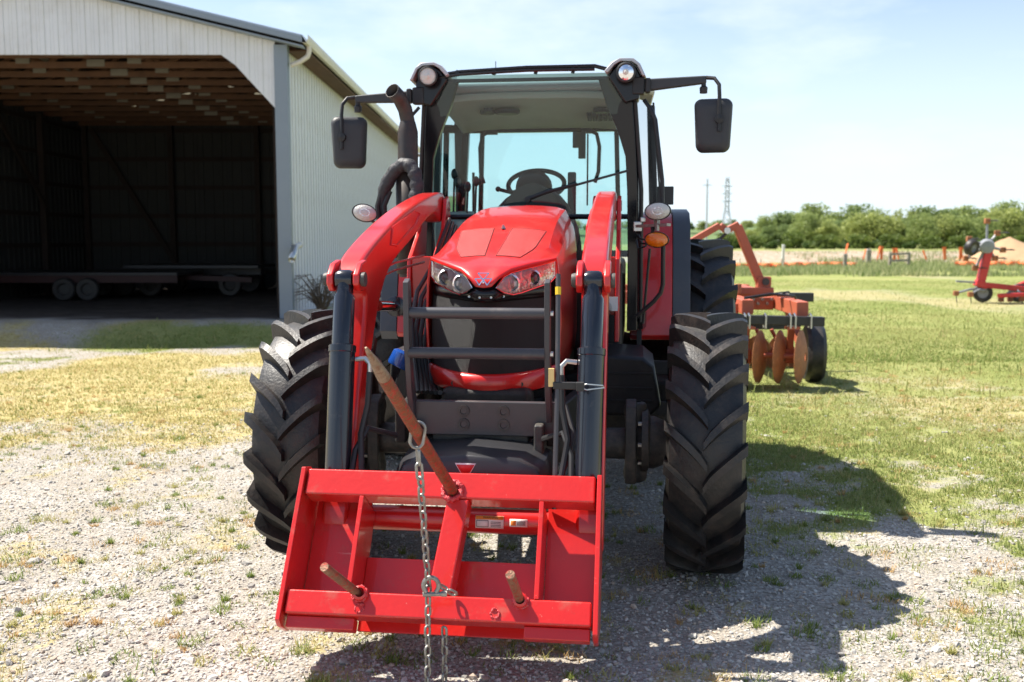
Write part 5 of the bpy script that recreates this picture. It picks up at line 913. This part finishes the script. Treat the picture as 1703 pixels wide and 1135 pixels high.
for q in (.06, .14): MB().lathe([(.001, .02), (.022, .02), (.022, 0)], (q, .35, zf + .1), (0, 0, 1), 6).build('bolt', M['steel'], D)
for i, u in enumerate((1238, 1245, 1272, 1313, 1321, 1347)): p = dp_(u, 532, 10.55); MB().tube([p + Vector((0, -.055, -.09)), p + Vector((0, -.058, .04)), p + Vector((0, .0, .065)), p + Vector((0, .055, .04)), p + Vector((0, .055, -.09))], .01, 6).build('u_bolt', M['steel'], D)
for u in (1242, 1316): 
    p = dp_(u, 545, 10.65); q = dp_(u - 3, 592, 10.72); beam(p, q, .07, .05, 'gang_hanger'); MB().box(q, (.12, .1, .16)).build('bearing', M['disc_orange'], D, bevel=.02); MB().box(p + Vector((0, -.05, .0)), (.14, .1, .03)).build('hanger_plate', M['disc_orange'], D)
MB().tube([dp_(1230, 590, 10.75), dp_(1336, 594, 10.6)], .03, 10).build('gang_axle', M['disc_orange'], D)
blade = MB().lathe([(.05, .05), (.12, .045), (.2, .03), (.29, -.005), (.292, -.008), (.288, -.012), (.2, .022), (.12, .037), (.05, .042)], n=36, ax=(1, 0, 0)).mesh('disc_blade'); blade.materials.append(M['disc_rust'])
for u in (1230, 1264, 1297, 1332): p = dp_(u, 594, 10.72 - (u - 1230) / 106 * .13); inst('disc_blade', blade, D, p, (0, 0, R(-28)))
for i, u in enumerate((1225, 1262, 1300)): p = dp_(u, 596, 12.6); inst('disc_blade', blade, D, p + Vector((0, 0, .0)), (0, 0, R(25)))
MB().tube([dp_(1215, 594, 12.6), dp_(1310, 594, 12.6)], .03, 8).build('gang_axle', M['disc_orange'], D); MB().bar(dp_(1215, 541, 12.6), dp_(1330, 541, 12.6), .1, .1).build('gang_bar', M['darkbar'], D)
beam(Vector((-.9, -.1, zf - .03)), Vector((-.85, 2.6, zf)), .11, .14); beam(Vector((-.42, 1.2, zf + .1)), Vector((.2, 1.2, zf + .1)), .09, .09); beam(Vector((-.3, 1.55, zf + .09)), Vector((-.36, .55, zf + .16)), .05, .12, 'depth_stop', 'disc_rust')
for k in range(8): MB().lathe([(.001, .018), (.018, .018), (.018, 0)], (-.33 + .055 * k, .685, zf - .02 + .05 * (k % 2)), (0, -1, 0), 6).build('bolt', M['zinc'], D)
MB().tube([Vector((-.5, -.3, .98)), Vector((-.2, -.2, 1.02)), Vector((.15, .1, .98)), Vector((.3, .5, .9))], .014, 8).build('hydraulic_hose', M['hose'], D)
for u in (1258, 1283): p = dp_(u, 548, 10.8); MB().tube([p, p + Vector((.06, 0, -.12)), p + Vector((.02, 0, -.24)), p + Vector((-.12, 0, -.34))], .022, 6).build('scraper_arm', M['disc_orange'], D)
wheel_at(D, Vector((.42, .22, .335)), .335, .2, R(-8), 'disc_orange'); MB().bar((.3, .22, .34), (.22, .6, .8), .07, .07).build('wheel_arm', M['disc_orange'], D)
wheel_at(D, Vector((-1.2, .9, .335)), .335, .2, R(-8), 'disc_orange')

# ================================================================== hay tedder
H_ = tag(empty('hay_tedder', at(1640, 503, 25.6)), 'red hay tedder with folded upright arm and spoked rotor at right', 'hay tedder'); hb = H_.location; hb.z = 0; H_.location = hb; TD = 25.6
tp = lambda u, v, d=0: at(u, v, TD + d) - hb
beam(tp(1630, 472), tp(1645, 412), .2, .16, 'folded_arm', 'tedred', .02, H_); beam(tp(1622, 470), tp(1640, 476), .2, .16, 'pivot_block', 'tedred', .02, H_)
beam(tp(1636, 474), tp(1712, 482), .16, .14, 'main_beam', 'tedred', .02, H_); beam(tp(1660, 492, -.5), tp(1715, 490, -.5), .12, .1, 'lower_beam', 'tedred', .02, H_); beam(tp(1690, 480, .3), tp(1715, 470, .3), .14, .2, 'gear_housing', 'tedred', .03, H_)
beam(tp(1590, 468), tp(1622, 470), .05, .05, 'drawbar', 'tedgrey', .01, H_)
ro_c = tp(1641, 410); rot = empty('rotor', ro_c, 0, H_)
MB().lathe([(.001, -.2), (.16, -.18), (.2, 0), (.16, .18), (.001, .2)], ax=(.3, 1, .1), n=14).build('rotor_hub', M['tedgrey'], rot)
for (u, v) in ((1642, 368), (1659, 388), (1612, 398), (1622, 446), (1606, 430), (1668, 416), (1655, 430)):
    q = tp(u, v) - ro_c; MB().tube([(0, 0, 0), q], .035, 6).build('tine_arm', M['tedgrey'], rot); MB().box(q, (.14, .1, .14)).build('tine_clamp', M['disc_rust'], rot, bevel=.02)
    MB().tube([q, q + Vector((.1, -.3, .02))], .012, 5).tube([q + Vector((.06, 0, 0)), q + Vector((.16, -.3, .0))], .012, 5).build('tine', M['ink'], rot)
e = empty('rotor_wheel', tp(1616, 412, -.2), R(-55), H_); a, b = wheel_simple(.21, .17, None); e.rotation_euler = (0, R(15), R(-60)); a.build('tyre', M['rubber'], e); b.build('rim', M['tedgrey'], e)
beam(ro_c, tp(1616, 412, -.2), .07, .07, 'wheel_arm', 'tedgrey', .01, H_)
for i, (u, v) in enumerate(((1590, 488), (1614, 490), (1680, 498), (1700, 497), (1665, 498))):
    q = tp(u, v, -.3 * (i % 2)); c = tp(1640 if i < 2 else 1690, 482); MB().tube([c, (c + q) / 2 + Vector((0, 0, .06)), q], .03, 6).build('tine_arm', M['tedgrey'], H_); MB().box(q, (.13, .1, .13)).build('tine_clamp', M['disc_rust'], H_, bevel=.02); MB().tube([q, q + Vector((.04, 0, -.3))], .012, 5).build('tine', M['ink'], H_)
for u in (1640, 1700): wheel_at(H_, Vector((tp(u, 500).x, .2, .24)), .24, .16, R(70), 'tedgrey')
for u in (1640, 1700): beam(Vector((tp(u, 500).x, .2, .24)), Vector((tp(u, 480).x, 0, .4)), .06, .06, 'wheel_leg', 'tedgrey', .008, H_)
